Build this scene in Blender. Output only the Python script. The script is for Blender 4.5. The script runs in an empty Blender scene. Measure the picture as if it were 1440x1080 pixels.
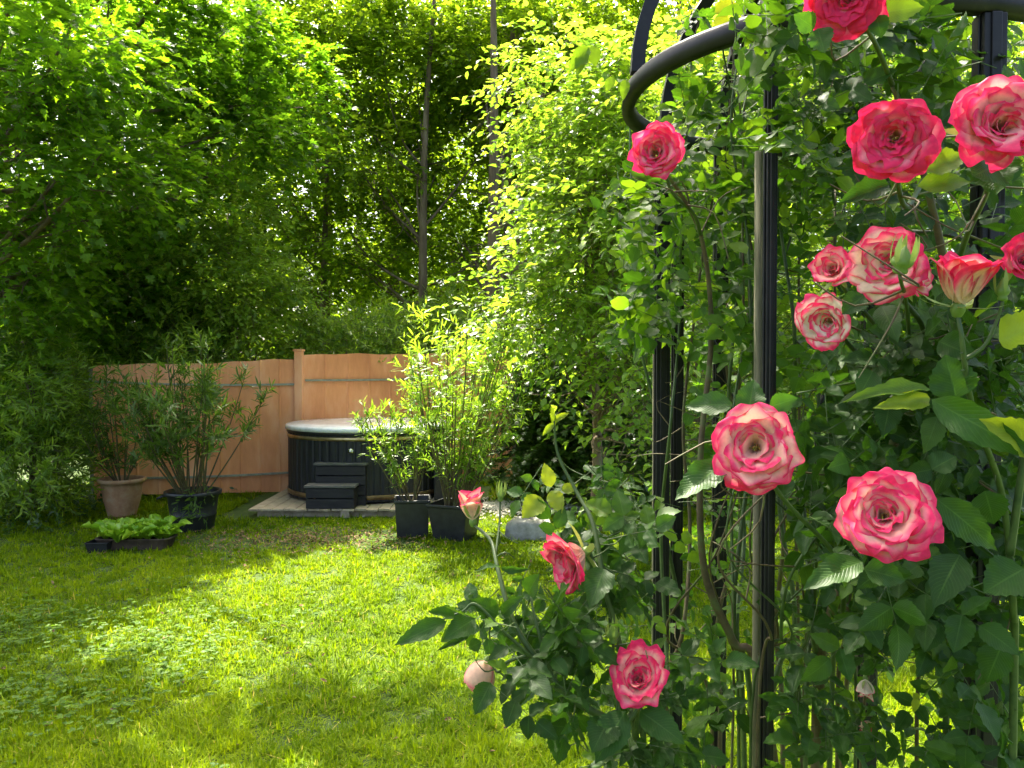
import bpy, math, random
import numpy as np
R = math.radians
rng = np.random.default_rng(7)
random.seed(7)
sc = bpy.context.scene
COL = sc.collection

# ---------------------------------------------------------------- camera, sky, sun, exposure
F = 1120.0                      # focal length in pixels of the 1440 px wide photograph
CAM = np.array([0.0, 0.0, 1.8])
PITCH = R(-1.28)
cd = bpy.data.cameras.new("camera"); cam = bpy.data.objects.new("camera", cd); COL.objects.link(cam)
cam.location = CAM; cam.rotation_euler = (math.pi/2 + PITCH, 0, 0)
cd.sensor_width = 36; cd.lens = 28; cd.clip_start = .05; cd.clip_end = 500
sc.camera = cam
SUN_ELEV, SUN_AZ = R(59), math.atan2(-.36, .93)      # azimuth measured from +Y towards +X
w = bpy.data.worlds.new("World"); sc.world = w; w.use_nodes = True
nt = w.node_tree; nt.nodes.clear()
sky = nt.nodes.new("ShaderNodeTexSky"); sky.sky_type = 'NISHITA'; sky.sun_disc = False
sky.sun_elevation = SUN_ELEV; sky.sun_rotation = SUN_AZ; sky.air_density = .55; sky.dust_density = 6.0; sky.ozone_density = .4
bg = nt.nodes.new("ShaderNodeBackground"); bg.inputs[1].default_value = .15
ow = nt.nodes.new("ShaderNodeOutputWorld")
nt.links.new(sky.outputs[0], bg.inputs[0]); nt.links.new(bg.outputs[0], ow.inputs[0])
sl = bpy.data.lights.new("sun", 'SUN'); sun = bpy.data.objects.new("sun", sl); COL.objects.link(sun)
sl.energy = 4.2; sl.angle = R(.53); sl.color = (1, .93, .78)
sun.rotation_euler = (math.pi/2 - SUN_ELEV, 0, math.pi - SUN_AZ)
sun.location = (-6, 8, 14)
vs = sc.view_settings
vs.view_transform = 'Standard'; vs.look = 'None'; vs.gamma = 1; vs.use_curve_mapping = False
vs.exposure = 2.42
cy = sc.cycles
cy.max_bounces = 7; cy.diffuse_bounces = 4; cy.glossy_bounces = 2; cy.transmission_bounces = 5; cy.transparent_max_bounces = 4
cy.use_adaptive_sampling = True; cy.adaptive_threshold = .02; cy.use_denoising = True; cy.caustics_reflective = False; cy.caustics_refractive = False
cy.sample_clamp_indirect = 6

def P(px, py, d):
    """point of the place seen at (px, py) of the photograph, d metres ahead"""
    x = (px-720)/F; z = -(py-540)/F
    c, s = math.cos(PITCH), math.sin(PITCH)
    y2 = c - s*z; z2 = s + c*z
    return np.array([x*d/y2, d, 1.8 + z2*d/y2])

# ---------------------------------------------------------------- materials
def nodes(m):
    m.use_nodes = True; t = m.node_tree; t.nodes.clear(); return t, t.nodes, t.links
def ramp(nd, stops):
    r = nd.new("ShaderNodeValToRGB"); e = r.color_ramp.elements
    while len(e) > 1: e.remove(e[-1])
    e[0].position = stops[0][0]; e[0].color = (*stops[0][1], 1)
    for p, c in stops[1:]:
        k = e.new(p); k.color = (*c, 1)
    return r
def leaf_mat(name, stops, trans, tmix=.4, rough=.45, spec=.5, veins=False, coat=0):
    m = bpy.data.materials.new(name); t, nd, ln = nodes(m)
    at = nd.new("ShaderNodeAttribute"); at.attribute_name = "tint"
    cr = ramp(nd, stops); ln.new(at.outputs['Fac'], cr.inputs[0])
    tr = ramp(nd, [(p, tuple(min(1, a*b) for a, b in zip(c, trans))) for p, c in stops]); ln.new(at.outputs['Fac'], tr.inputs[0])
    pb = nd.new("ShaderNodeBsdfPrincipled"); pb.inputs['Roughness'].default_value = rough
    pb.inputs['Specular IOR Level'].default_value = spec
    tl = nd.new("ShaderNodeBsdfTranslucent"); mx = nd.new("ShaderNodeMixShader"); mx.inputs[0].default_value = tmix
    col = cr.outputs[0]
    if veins:
        uv = nd.new("ShaderNodeUVMap"); uv.uv_map = "UVMap"
        sp = nd.new("ShaderNodeSeparateXYZ"); ln.new(uv.outputs[0], sp.inputs[0])
        def M(op, a, b=None):
            n = nd.new("ShaderNodeMath"); n.operation = op
            for i, v in enumerate((a, b)):
                if v is None: continue
                if isinstance(v, (int, float)): n.inputs[i].default_value = v
                else: ln.new(v, n.inputs[i])
            return n.outputs[0]
        u = M('ABSOLUTE', M('SUBTRACT', M('MULTIPLY', sp.outputs[0], 2), 1))
        ph = M('SUBTRACT', M('MULTIPLY', sp.outputs[1], 46), M('MULTIPLY', u, 13))
        sv = M('POWER', M('ABSOLUTE', M('COSINE', ph)), 14)
        mid = M('LESS_THAN', u, .045)
        vein = M('MAXIMUM', M('MULTIPLY', sv, .45), mid)
        hsv = nd.new("ShaderNodeMixRGB"); hsv.blend_type = 'MIX'
        ln.new(M('MULTIPLY', vein, .42), hsv.inputs[0]); ln.new(cr.outputs[0], hsv.inputs[1]); hsv.inputs[2].default_value = (.13, .25, .04, 1)
        nz = nd.new("ShaderNodeTexNoise"); nz.inputs['Scale'].default_value = 120
        tc = nd.new("ShaderNodeTexCoord"); ln.new(tc.outputs['Object'], nz.inputs[0])
        br = nd.new("ShaderNodeMixRGB"); br.blend_type = 'OVERLAY'; br.inputs[0].default_value = .35
        ln.new(hsv.outputs[0], br.inputs[1]); ln.new(nz.outputs[0], br.inputs[2])
        col = br.outputs[0]
        bp = nd.new("ShaderNodeBump"); bp.inputs['Strength'].default_value = .55; bp.inputs['Distance'].default_value = .0012
        ln.new(M('SUBTRACT', M('MULTIPLY', nz.outputs[0], .5), vein), bp.inputs['Height']); ln.new(bp.outputs[0], pb.inputs['Normal'])
    ln.new(col, pb.inputs['Base Color']); ln.new(tr.outputs[0], tl.inputs[0])
    ln.new(pb.outputs[0], mx.inputs[1]); ln.new(tl.outputs[0], mx.inputs[2])
    o = nd.new("ShaderNodeOutputMaterial"); ln.new(mx.outputs[0], o.inputs[0])
    return m
def noise_mat(name, stops, scale=8, detail=6, rough=.8, bump=.3, bdist=.01, stretch=(1, 1, 1), metal=0, spec=.4):
    m = bpy.data.materials.new(name); t, nd, ln = nodes(m)
    tc = nd.new("ShaderNodeTexCoord"); mp = nd.new("ShaderNodeMapping"); mp.inputs['Scale'].default_value = stretch
    nz = nd.new("ShaderNodeTexNoise"); nz.inputs['Scale'].default_value = scale; nz.inputs['Detail'].default_value = detail; nz.inputs['Roughness'].default_value = .65
    ln.new(tc.outputs['Object'], mp.inputs[0]); ln.new(mp.outputs[0], nz.inputs[0])
    cr = ramp(nd, stops); ln.new(nz.outputs[0], cr.inputs[0])
    pb = nd.new("ShaderNodeBsdfPrincipled"); pb.inputs['Roughness'].default_value = rough; pb.inputs['Metallic'].default_value = metal
    pb.inputs['Specular IOR Level'].default_value = spec
    ln.new(cr.outputs[0], pb.inputs['Base Color'])
    if bump:
        bp = nd.new("ShaderNodeBump"); bp.inputs['Strength'].default_value = bump; bp.inputs['Distance'].default_value = bdist
        ln.new(nz.outputs[0], bp.inputs['Height']); ln.new(bp.outputs[0], pb.inputs['Normal'])
    o = nd.new("ShaderNodeOutputMaterial"); ln.new(pb.outputs[0], o.inputs[0])
    return m
def petal_mat(name):
    m = bpy.data.materials.new(name); t, nd, ln = nodes(m)
    at = nd.new("ShaderNodeAttribute"); at.attribute_name = "petal_colour"
    tc = nd.new("ShaderNodeTexCoord"); nz = nd.new("ShaderNodeTexNoise"); nz.inputs['Scale'].default_value = 160; nz.inputs['Detail'].default_value = 4
    ln.new(tc.outputs['Object'], nz.inputs[0])
    mr = nd.new("ShaderNodeMapRange"); mr.inputs[1].default_value = .3; mr.inputs[2].default_value = .7; mr.inputs[3].default_value = .86; mr.inputs[4].default_value = 1.08
    ln.new(nz.outputs[0], mr.inputs[0])
    mu = nd.new("ShaderNodeVectorMath"); mu.operation = 'SCALE'; ln.new(at.outputs['Color'], mu.inputs[0]); ln.new(mr.outputs[0], mu.inputs['Scale'])
    pb = nd.new("ShaderNodeBsdfPrincipled"); pb.inputs['Roughness'].default_value = .5; pb.inputs['Specular IOR Level'].default_value = .25
    pb.inputs['Sheen Weight'].default_value = .15
    ln.new(mu.outputs[0], pb.inputs['Base Color'])
    bp = nd.new("ShaderNodeBump"); bp.inputs['Strength'].default_value = .25; bp.inputs['Distance'].default_value = .0008
    ln.new(nz.outputs[0], bp.inputs['Height']); ln.new(bp.outputs[0], pb.inputs['Normal'])
    tl = nd.new("ShaderNodeBsdfTranslucent"); ln.new(mu.outputs[0], tl.inputs[0])
    mx = nd.new("ShaderNodeMixShader"); mx.inputs[0].default_value = .38
    ln.new(pb.outputs[0], mx.inputs[1]); ln.new(tl.outputs[0], mx.inputs[2])
    o = nd.new("ShaderNodeOutputMaterial"); ln.new(mx.outputs[0], o.inputs[0])
    return m

M = {}
G = lambda a, b, c: (a, b, c)
M['forest'] = leaf_mat('forest_leaf', [(0, (.06, .115, .008)), (.5, (.12, .20, .010)), (1, (.20, .28, .014))], (2.4, 2.3, 1.3), .6, .5, .22)
M['lobed'] = leaf_mat('lobed_leaf', [(0, (.042, .10, .007)), (.5, (.09, .175, .008)), (1, (.17, .27, .010))], (2.7, 2.7, 1.2), .58, .48, .3)
M['hedge'] = leaf_mat('hedge_leaf', [(0, (.055, .12, .012)), (.5, (.13, .23, .02)), (1, (.23, .33, .035))], (2.2, 2.1, 1.2), .5, .40, .45)
M['narrow'] = leaf_mat('narrow_leaf', [(0, (.055, .12, .014)), (.5, (.12, .21, .018)), (1, (.23, .33, .03))], (2.2, 2.2, 1.1), .5, .40, .4)
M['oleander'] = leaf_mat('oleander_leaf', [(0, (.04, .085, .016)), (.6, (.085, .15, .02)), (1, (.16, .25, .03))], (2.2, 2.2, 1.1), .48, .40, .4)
M['ivy'] = leaf_mat('ivy_leaf', [(0, (.026, .06, .010)), (.6, (.05, .105, .012)), (1, (.11, .18, .02))], (2.0, 2.4, 1.2), .35, .38, .6)
M['climber'] = leaf_mat('climber_leaf', [(0, (.024, .064, .006)), (.6, (.055, .125, .009)), (1, (.13, .21, .014))], (2.4, 2.5, 1.0), .48, .48, .28, veins=True)
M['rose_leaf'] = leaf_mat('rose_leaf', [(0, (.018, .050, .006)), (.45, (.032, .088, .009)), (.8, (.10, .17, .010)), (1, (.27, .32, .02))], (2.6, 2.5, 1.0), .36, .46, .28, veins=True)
M['lettuce'] = leaf_mat('lettuce_leaf', [(0, (.19, .38, .015)), (1, (.36, .54, .03))], (1.5, 1.5, 1.2), .3, .4, .5)
M['grass'] = leaf_mat('grass_blade', [(0, (.055, .125, .002)), (.5, (.165, .255, .003)), (.93, (.29, .37, .004)), (1, (.42, .36, .08))], (1.6, 1.55, 1.0), .45, .6, .12)
M['clover'] = leaf_mat('clover_leaf', [(0, (.05, .12, .010)), (1, (.13, .23, .014))], (2, 2, 1.1), .42, .5, .2)
M['sepal'] = leaf_mat('sepal_green', [(0, (.10, .22, .04)), (1, (.28, .36, .08))], (1.6, 1.6, 1.2), .25, .45, .4)
M['stem'] = noise_mat('green_stem', [(.3, (.03, .065, .014)), (.7, (.085, .13, .03))], 30, 4, .5, .2, .002)
M['cane'] = noise_mat('brown_cane', [(.25, (.035, .028, .014)), (.5, (.10, .075, .03)), (.7, (.10, .14, .035))], 22, 6, .7, .6, .003)
M['bark'] = noise_mat('bark', [(.25, (.055, .038, .022)), (.55, (.18, .13, .08)), (.8, (.30, .25, .17))], 9, 8, .9, .9, .03, (1, 1, .18))
M['petal'] = petal_mat('rose_petal')
M['stamen'] = noise_mat('stamen', [(.3, (.10, .07, .01)), (.7, (.35, .22, .03))], 400, 2, .7, 0)
M['iron'] = noise_mat('black_iron', [(.3, (.005, .005, .005)), (.62, (.014, .014, .013)), (.8, (.035, .03, .022))], 30, 8, .5, .4, .001, spec=.35)
M['stake'] = noise_mat('weathered_stake', [(.3, (.07, .075, .035)), (.55, (.17, .16, .08)), (.8, (.28, .26, .16))], 14, 6, .8, .4, .002, (1, 1, .2))  # also colours the thin pole that imitates a reflective post edge
M['orange'] = noise_mat('orange_panel', [(.25, (.56, .19, .065)), (.5, (.76, .31, .12)), (.72, (.86, .46, .25))], 2.2, 9, .6, .25, .01, (1.3, 1, .35))
M['rail'] = noise_mat('grey_rail', [(.3, (.18, .18, .12)), (.7, (.34, .34, .24))], 12, 5, .5, .1, .002)
M['tubwood'] = noise_mat('black_stained_stave', [(.3, (.007, .008, .010)), (.62, (.022, .024, .026)), (.8, (.08, .082, .08))], 7, 8, .5, .5, .004, (3, 3, .35))
M['lid'] = noise_mat('pale_lid', [(.3, (.58, .60, .56)), (.55, (.80, .83, .80)), (.75, (.88, .90, .88))], 9, 8, .12, .2, .002, spec=.7)
M['brass'] = noise_mat('tarnished_band', [(.3, (.34, .24, .09)), (.6, (.62, .50, .26))], 6, 6, .32, .15, .002, metal=.9)
M['rust'] = noise_mat('brown_band', [(.3, (.10, .06, .025)), (.7, (.28, .19, .08))], 8, 6, .5, .2, .002, metal=.4)
M['steel'] = noise_mat('steel', [(.3, (.5, .5, .48)), (.7, (.7, .7, .68))], 20, 3, .25, 0, metal=1)
M['deck'] = noise_mat('weathered_deck', [(.25, (.20, .155, .09)), (.5, (.42, .35, .23)), (.75, (.58, .50, .36))], 10, 8, .85, .5, .004, (1, 4, 1))
M['stepwood'] = noise_mat('dark_step_wood', [(.3, (.007, .007, .009)), (.6, (.024, .022, .022)), (.85, (.12, .12, .10))], 9, 8, .55, .5, .004, (.6, 4, 4))
M['steptop'] = noise_mat('worn_tread', [(.3, (.04, .04, .038)), (.6, (.13, .13, .11)), (.8, (.26, .27, .20))], 12, 8, .7, .5, .003, (.6, 4, 4))
M['terra'] = noise_mat('aged_terracotta', [(.25, (.20, .10, .045)), (.5, (.36, .20, .10)), (.8, (.42, .34, .22))], 7, 8, .85, .4, .004)
M['blackpot'] = noise_mat('black_plastic', [(.3, (.010, .011, .012)), (.7, (.028, .030, .030))], 12, 5, .42, .15, .003)
M['soil'] = noise_mat('soil', [(.3, (.02, .013, .008)), (.7, (.07, .045, .028))], 30, 8, .95, 1, .02)
M['trough'] = noise_mat('brown_trough', [(.3, (.04, .028, .018)), (.7, (.12, .085, .05))], 9, 7, .8, .4, .004)
M['stone'] = noise_mat('pale_stone', [(.25, (.13, .13, .09)), (.5, (.30, .29, .24)), (.75, (.46, .45, .40))], 9, 8, .85, .8, .02)
M['gravel'] = noise_mat('gravel_stone', [(.3, (.30, .27, .20)), (.7, (.62, .60, .52))], 40, 4, .85, .3, .003)
M['litter'] = noise_mat('dry_leaf', [(.35, (.10, .055, .022)), (.55, (.24, .15, .06)), (.7, (.38, .28, .13))], 25, 2, .8, 0)
# ground: soil under the blades with bare litter patches
M['ground'] = noise_mat('lawn_ground', [(.3, (.030, .055, .008)), (.55, (.055, .095, .012)), (.8, (.085, .075, .03))], 3, 9, .95, 1, .03)

# ---------------------------------------------------------------- mesh building
def norm(a): return a/np.maximum(np.linalg.norm(a, axis=-1, keepdims=True), 1e-9)
class MB:
    def __init__(s): s.v = []; s.l = []; s.n = []; s.t = []; s.uv = []; s.c = []; s.k = 0; s.m = []
    def add(s, v, faces, tint=None, uv=None, col=None, mi=0):
        v = np.asarray(v, float).reshape(-1, 3); s.v.append(v)
        for f in faces: s.l.append(np.asarray(f, np.int64)+s.k); 
        s.n.append(np.array([len(f) for f in faces], np.int64)); s.m.append(np.full(len(faces), mi))
        s.t.append(np.full(len(v), .5) if tint is None else np.broadcast_to(np.asarray(tint, float), (len(v),)))
        s.uv.append(np.zeros((len(v), 2)) if uv is None else uv)
        s.c.append(np.ones((len(v), 3)) if col is None else np.asarray(col, float).reshape(-1, 3))
        s.k += len(v)
    def inst(s, T, pos, ax, nr, L, W, tint):
        """T = (verts, faces, uv); instance per row: axis ax (template +y), normal nr (+z), length L, width W"""
        V, Fc, UV = T; n = len(pos); m = len(V)
        if n == 0: return
        ax = norm(ax); x = norm(np.cross(ax, nr)); z = np.cross(x, ax)
        L = np.broadcast_to(L, (n,)); W = np.broadcast_to(W, (n,))
        v = pos[:, None] + x[:, None]*(V[None, :, 0:1]*W[:, None, None]) + ax[:, None]*(V[None, :, 1:2]*L[:, None, None]) + z[:, None]*(V[None, :, 2:3]*L[:, None, None])
        fl = np.concatenate([np.asarray(f) for f in Fc]); ln_ = np.array([len(f) for f in Fc])
        s.v.append(v.reshape(-1, 3))
        s.l.append((fl[None]+(np.arange(n)*m)[:, None]+s.k).ravel())
        s.n.append(np.tile(ln_, n)); s.m.append(np.zeros(n*len(Fc), int))
        s.t.append(np.repeat(np.broadcast_to(tint, (n,)), m)); s.uv.append(np.tile(UV, (n, 1)))
        s.c.append(np.ones((n*m, 3))); s.k += n*m
    def box(s, x0, x1, y0, y1, z0, z1, mi=0):
        v = [(x, y, z) for z in (z0, z1) for y in (y0, y1) for x in (x0, x1)]
        s.add(v, [(0, 2, 3, 1), (4, 5, 7, 6), (0, 1, 5, 4), (2, 6, 7, 3), (0, 4, 6, 2), (1, 3, 7, 5)], mi=mi)
    def tube(s, pts, rad, k=6, cap=True, square=False, mi=0, tint=.5):
        pts = np.asarray(pts, float); n = len(pts); rad = np.broadcast_to(rad, (n,))
        t = norm(np.gradient(pts, axis=0)); up = np.array([0, 0, 1.]) if abs(t[0][2]) < .8 else np.array([0, 1., 0])
        rings = []; ref = norm(np.cross(t[0], up))
        for i in range(n):
            ref = norm(ref - t[i]*np.dot(ref, t[i])); b = np.cross(t[i], ref)
            if square: an = np.array([math.pi/4+math.pi/2*j for j in range(4)]); rr = rad[i]*1.414
            else: an = np.arange(k)*2*math.pi/k; rr = rad[i]
            rings.append(pts[i]+rr*(np.cos(an)[:, None]*ref+np.sin(an)[:, None]*b))
        if square: k = 4
        f = [(i*k+j, i*k+(j+1) % k, (i+1)*k+(j+1) % k, (i+1)*k+j) for i in range(n-1) for j in range(k)]
        if cap: f += [tuple(range(k))[::-1], tuple((n-1)*k+j for j in range(k))]
        s.add(np.concatenate(rings), f, tint=tint, mi=mi)
    def lathe(s, prof, k=40, cen=(0, 0, 0), mi=0, mod=None):
        n = len(prof); an = np.arange(k)*2*math.pi/k; v = []
        for r, z in prof:
            rr = r if mod is None else r*mod(an, z)
            v.append(np.stack([cen[0]+rr*np.cos(an), cen[1]+rr*np.sin(an), np.full(k, cen[2]+z)], 1))
        f = [(i*k+j, i*k+(j+1) % k, (i+1)*k+(j+1) % k, (i+1)*k+j) for i in range(n-1) for j in range(k)]
        s.add(np.concatenate(v), f, mi=mi)
    def merge(s, o, mi):
        s.v += o.v; s.l += [np.asarray(a)+s.k for a in o.l]; s.n += o.n; s.t += o.t; s.uv += o.uv; s.c += o.c; s.m += [np.full(len(a), mi) for a in o.m]; s.k += o.k
    def build(s, name, mat, parent=None, smooth=True, loc=None, bevel=0, sharp=None):
        V = np.concatenate(s.v)
        if loc is not None: V = V-np.asarray(loc)
        me = bpy.data.meshes.new(name); lo = np.concatenate([np.atleast_1d(a) for a in s.l]); n = np.concatenate(s.n)
        me.vertices.add(len(V)); me.vertices.foreach_set('co', V.astype(np.float32).ravel())
        me.loops.add(len(lo)); me.loops.foreach_set('vertex_index', lo.astype(np.int32))
        me.polygons.add(len(n)); me.polygons.foreach_set('loop_start', np.concatenate([[0], np.cumsum(n)[:-1]]).astype(np.int32))
        mats = mat if isinstance(mat, (list, tuple)) else [mat]
        for a in mats: me.materials.append(M[a] if isinstance(a, str) else a)
        me.polygons.foreach_set('material_index', np.concatenate(s.m).astype(np.int32))
        me.update(calc_edges=True)
        me.polygons.foreach_set('use_smooth', np.full(len(n), smooth))
        names = [a if isinstance(a, str) else a.name for a in mats]
        leafy = any(a in ('forest', 'lobed', 'hedge', 'narrow', 'oleander', 'ivy', 'climber', 'rose_leaf', 'lettuce', 'grass', 'clover', 'sepal') for a in names)
        if leafy:
            a = me.attributes.new('tint', 'FLOAT', 'POINT'); a.data.foreach_set('value', np.concatenate(s.t).astype(np.float32))
        if any(a in ('climber', 'rose_leaf') for a in names):
            u = me.uv_layers.new(name='UVMap'); u.data.foreach_set('uv', np.concatenate(s.uv)[lo].astype(np.float32).ravel())
        if 'petal' in names:
            c = np.concatenate(s.c); a = me.attributes.new('petal_colour', 'FLOAT_COLOR', 'POINT')
            a.data.foreach_set('color', np.concatenate([c, np.ones((len(c), 1))], 1).astype(np.float32).ravel())
        o = bpy.data.objects.new(name, me); COL.objects.link(o)
        if loc is not None: o.location = loc
        if bevel:
            b = o.modifiers.new('bevel', 'BEVEL'); b.width = bevel; b.segments = 2; b.limit_method = 'ANGLE'
        if parent is not None:
            o.parent = parent
            o.location = np.array(o.location)-np.array(ABS.get(parent.name, (0, 0, 0)))
        ABS[o.name] = tuple(np.array(loc if loc is not None else (0, 0, 0)))
        return o
ABS = {}
def tag(o, label=None, cat=None, group=None, kind=None):
    if label: o['label'] = label
    if cat: o['category'] = cat
    if group: o['group'] = group
    if kind: o['kind'] = kind
    return o
def thing(name, loc, label, cat, group=None):
    o = bpy.data.objects.new(name, None); COL.objects.link(o); o.location = loc; o.empty_display_size = .2
    ABS[o.name] = tuple(loc); return tag(o, label, cat, group)

# leaf templates: (verts, faces, uv); x in -.5...5, y 0..1, z relative to length
def T_ovate(w1=.8, w2=.8, fold=.12, droop=.12):
    v = [(0, 0, 0), (-.5*w1, .28, fold*.6), (-.5*w2, .62, fold*.6-droop*.4), (0, 1, -droop), (.5*w2, .62, fold*.6-droop*.4), (.5*w1, .28, fold*.6), (0, .5, 0)]
    return np.array(v, float), [(0, 6, 2, 1), (6, 3, 2), (0, 5, 4, 6), (6, 4, 3)], np.zeros((7, 2))
def T_lobed():
    v = [(0, 0, 0), (-.36, .05, .05), (-.5, .36, .07), (-.24, .36, .03), (-.42, .74, .03), (-.15, .64, .0), (0, 1, -.12),
         (.15, .64, .0), (.42, .74, .03), (.24, .36, .03), (.5, .36, .07), (.36, .05, .05), (0, .45, -.01)]
    return np.array(v, float), [(0, 12, 3, 2, 1), (12, 6, 5, 4, 3), (0, 11, 10, 9, 12), (12, 9, 8, 7, 6)], np.zeros((13, 2))
def T_narrow(cu=.18):
    v = [(0, 0, 0)]; 
    for y, ww in ((.25, .42), (.55, .5), (.8, .32)):
        z = -cu*y*y+.0
        v += [(-ww, y, z+.02), (ww, y, z+.02)]
    v.append((0, 1, -cu))
    return np.array(v, float), [(0, 2, 1), (1, 2, 4, 3), (3, 4, 6, 5), (5, 6, 7)], np.zeros((8, 2))
def T_blade(bend):
    v = []
    for y, ww in ((0, .5), (.4, .46), (.75, .3)):
        v += [(-ww, y*(1-.12*bend*y), bend*y*y), (ww, y*(1-.12*bend*y), bend*y*y)]
    v.append((0, 1-.3*bend, bend))
    return np.array(v, float), [(0, 1, 3, 2), (2, 3, 5, 4), (4, 5, 6)], np.zeros((7, 2))
def T_fine(fold=.16, droop=.22, wave=.03, pointy=.9, base=.75, rows=15, twist=0, seed=0):
    r = np.random.default_rng(seed); v = []; uv = []; us = (-1, -.55, 0, .55, 1)
    for i in range(rows+1):
        y = i/rows
        ww = .5*(math.sin(math.pi*min(1, y**base))**pointy) if 0 < y < 1 else 0.0
        for u in us:
            e = 1+(.07 if i % 2 else -.04) if abs(u) == 1 and 0 < i < rows else 1
            z = fold*abs(u)**1.5*ww - droop*y*y + wave*math.sin(y*15+u*2)*abs(u)*ww*2 + twist*u*ww*y
            v.append((u*ww*e, y+(.02 if abs(u) == 1 and i % 2 else 0), z)); uv.append((u*.5+.5, y))
    f = [(i*5+j, i*5+j+1, (i+1)*5+j+1, (i+1)*5+j) for i in range(rows) for j in range(4)]
    return np.array(v, float), f, np.array(uv)
T_STEM = (np.array([(math.cos(a)*.5, y, math.sin(a)*.0) for y in (0, 1) for a in (0, 2.1, 4.2)], float), [(0, 1, 4, 3), (1, 2, 5, 4), (2, 0, 3, 5)], np.zeros((6, 2)))
T_FINE = [T_fine(seed=1), T_fine(.3, .12, .05, .8, .7), T_fine(.1, .4, .02, 1, .8, twist=.15), T_fine(.22, -.05, .05, .85, .72, twist=-.2)]
T_SMALL = [T_fine(.2, .15, .02, .75, .78, rows=7), T_fine(.35, .3, .02, .85, .72, rows=7), T_fine(.1, .05, .03, .7, .8, rows=7)]
T_OV = [T_ovate(), T_ovate(.85, .75, .25, .25), T_ovate(.7, .85, .05, .05)]
T_LOB = [T_lobed()]
T_NAR = [T_narrow(.1), T_narrow(.3), T_narrow(-.1)]

def sticks(mb, A, B, w_, k=3):
    """thin tapered three-sided sticks from each A to each B"""
    d = B-A; L = np.linalg.norm(d, axis=1); d = norm(d); r = norm(np.cross(d, rng.normal(size=d.shape))); b = np.cross(d, r)
    n = len(A); w_ = np.broadcast_to(w_, (n,)); v = []
    for (o, sc_) in ((A, 1), (B, .45)):
        for a in (0, 2.094, 4.189):
            v.append(o+(r*math.cos(a)+b*math.sin(a))*(w_*sc_*.5)[:, None])
    V = np.stack(v, 1).reshape(-1, 3); fl = np.array([0, 1, 4, 3, 1, 2, 5, 4, 2, 0, 3, 5])
    mb.v.append(V); mb.l.append((fl[None]+(np.arange(n)*6)[:, None]+mb.k).ravel()); mb.n.append(np.full(n*3, 4)); mb.m.append(np.zeros(n*3, int))
    mb.t.append(np.full(n*6, .5)); mb.uv.append(np.zeros((n*6, 2))); mb.c.append(np.ones((n*6, 3))); mb.k += n*6

def sprays(leaf, twig, base, D, L, k, size, T, wid=.7, tint=(.1, .9), droop=.25, flat=.8, splay=.8, whorl=False, jit=.35, tw=.006, bias=None):
    """twigs at base heading D carrying k leaves each"""
    n = len(base); D = norm(D); L = np.broadcast_to(L, (n,))
    up = np.array([0, 0, 1.]); S = norm(np.cross(D, up)+rng.normal(size=(n, 3))*.15)
    N0 = norm(np.cross(S, D)); N0[N0[:, 2] < 0] *= -1
    pt = lambda t: base+D*(L*t)[:, None]-up*(droop*L*t*t)[:, None]
    if twig is not None:
        a, b, c = pt(0.0), pt(.5), pt(1.0); sticks(twig, a, b, tw); sticks(twig, b, c, tw*.6)
    ct = rng.uniform(tint[0], tint[1], n) if bias is None else np.clip(bias, 0, 1)
    parts = [[] for _ in T]
    for j in range(k):
        t = (j+.6+rng.uniform(-.3, .3, n))/k
        p = pt(np.clip(t, 0, 1))
        if whorl:
            ph = j*2.4+rng.uniform(0, 6.28, n); S2 = S*np.cos(ph)[:, None]+N0*np.sin(ph)[:, None]
            ax = D*rng.uniform(.5, 1.0, n)[:, None]+S2*splay+rng.normal(size=(n, 3))*jit*.5; nr = norm(D*.8-S2*.3+up*.5)
        else:
            sd = 1 if j % 2 else -1
            ax = D*.55+S*sd*splay*(1 if j < k-1 else .1)+rng.normal(size=(n, 3))*jit*.6-up*droop*.5; nr = norm(up*flat+N0*.4+rng.normal(size=(n, 3))*jit)
        sz = size*rng.uniform(.65, 1.2, n)
        ti = rng.integers(0, len(T), n)
        tt = np.clip(ct+rng.normal(size=n)*.13, 0, 1)
        for q in range(len(T)):
            m_ = ti == q
            leaf.inst(T[q], p[m_], ax[m_], nr[m_], sz[m_], sz[m_]*wid, tt[m_])

def blobs(n, B, shell=.55):
    """n random points in ellipsoids B = [(centre, radii, weight)]; returns points and outward directions"""
    wt = np.array([b[2]*.45 if len(b) > 2 else b[1][0]*b[1][1]*b[1][2] for b in B], float); wt /= wt.sum()
    idx = rng.choice(len(B), n, p=wt); C_ = np.array([b[0] for b in B], float)[idx]; Rr = np.array([b[1] for b in B], float)[idx]
    u = norm(rng.normal(size=(n, 3))); rr = rng.uniform(shell**3, 1, n)**(1/3)
    return C_+u*Rr*rr[:, None], norm(u/Rr), idx

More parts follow.
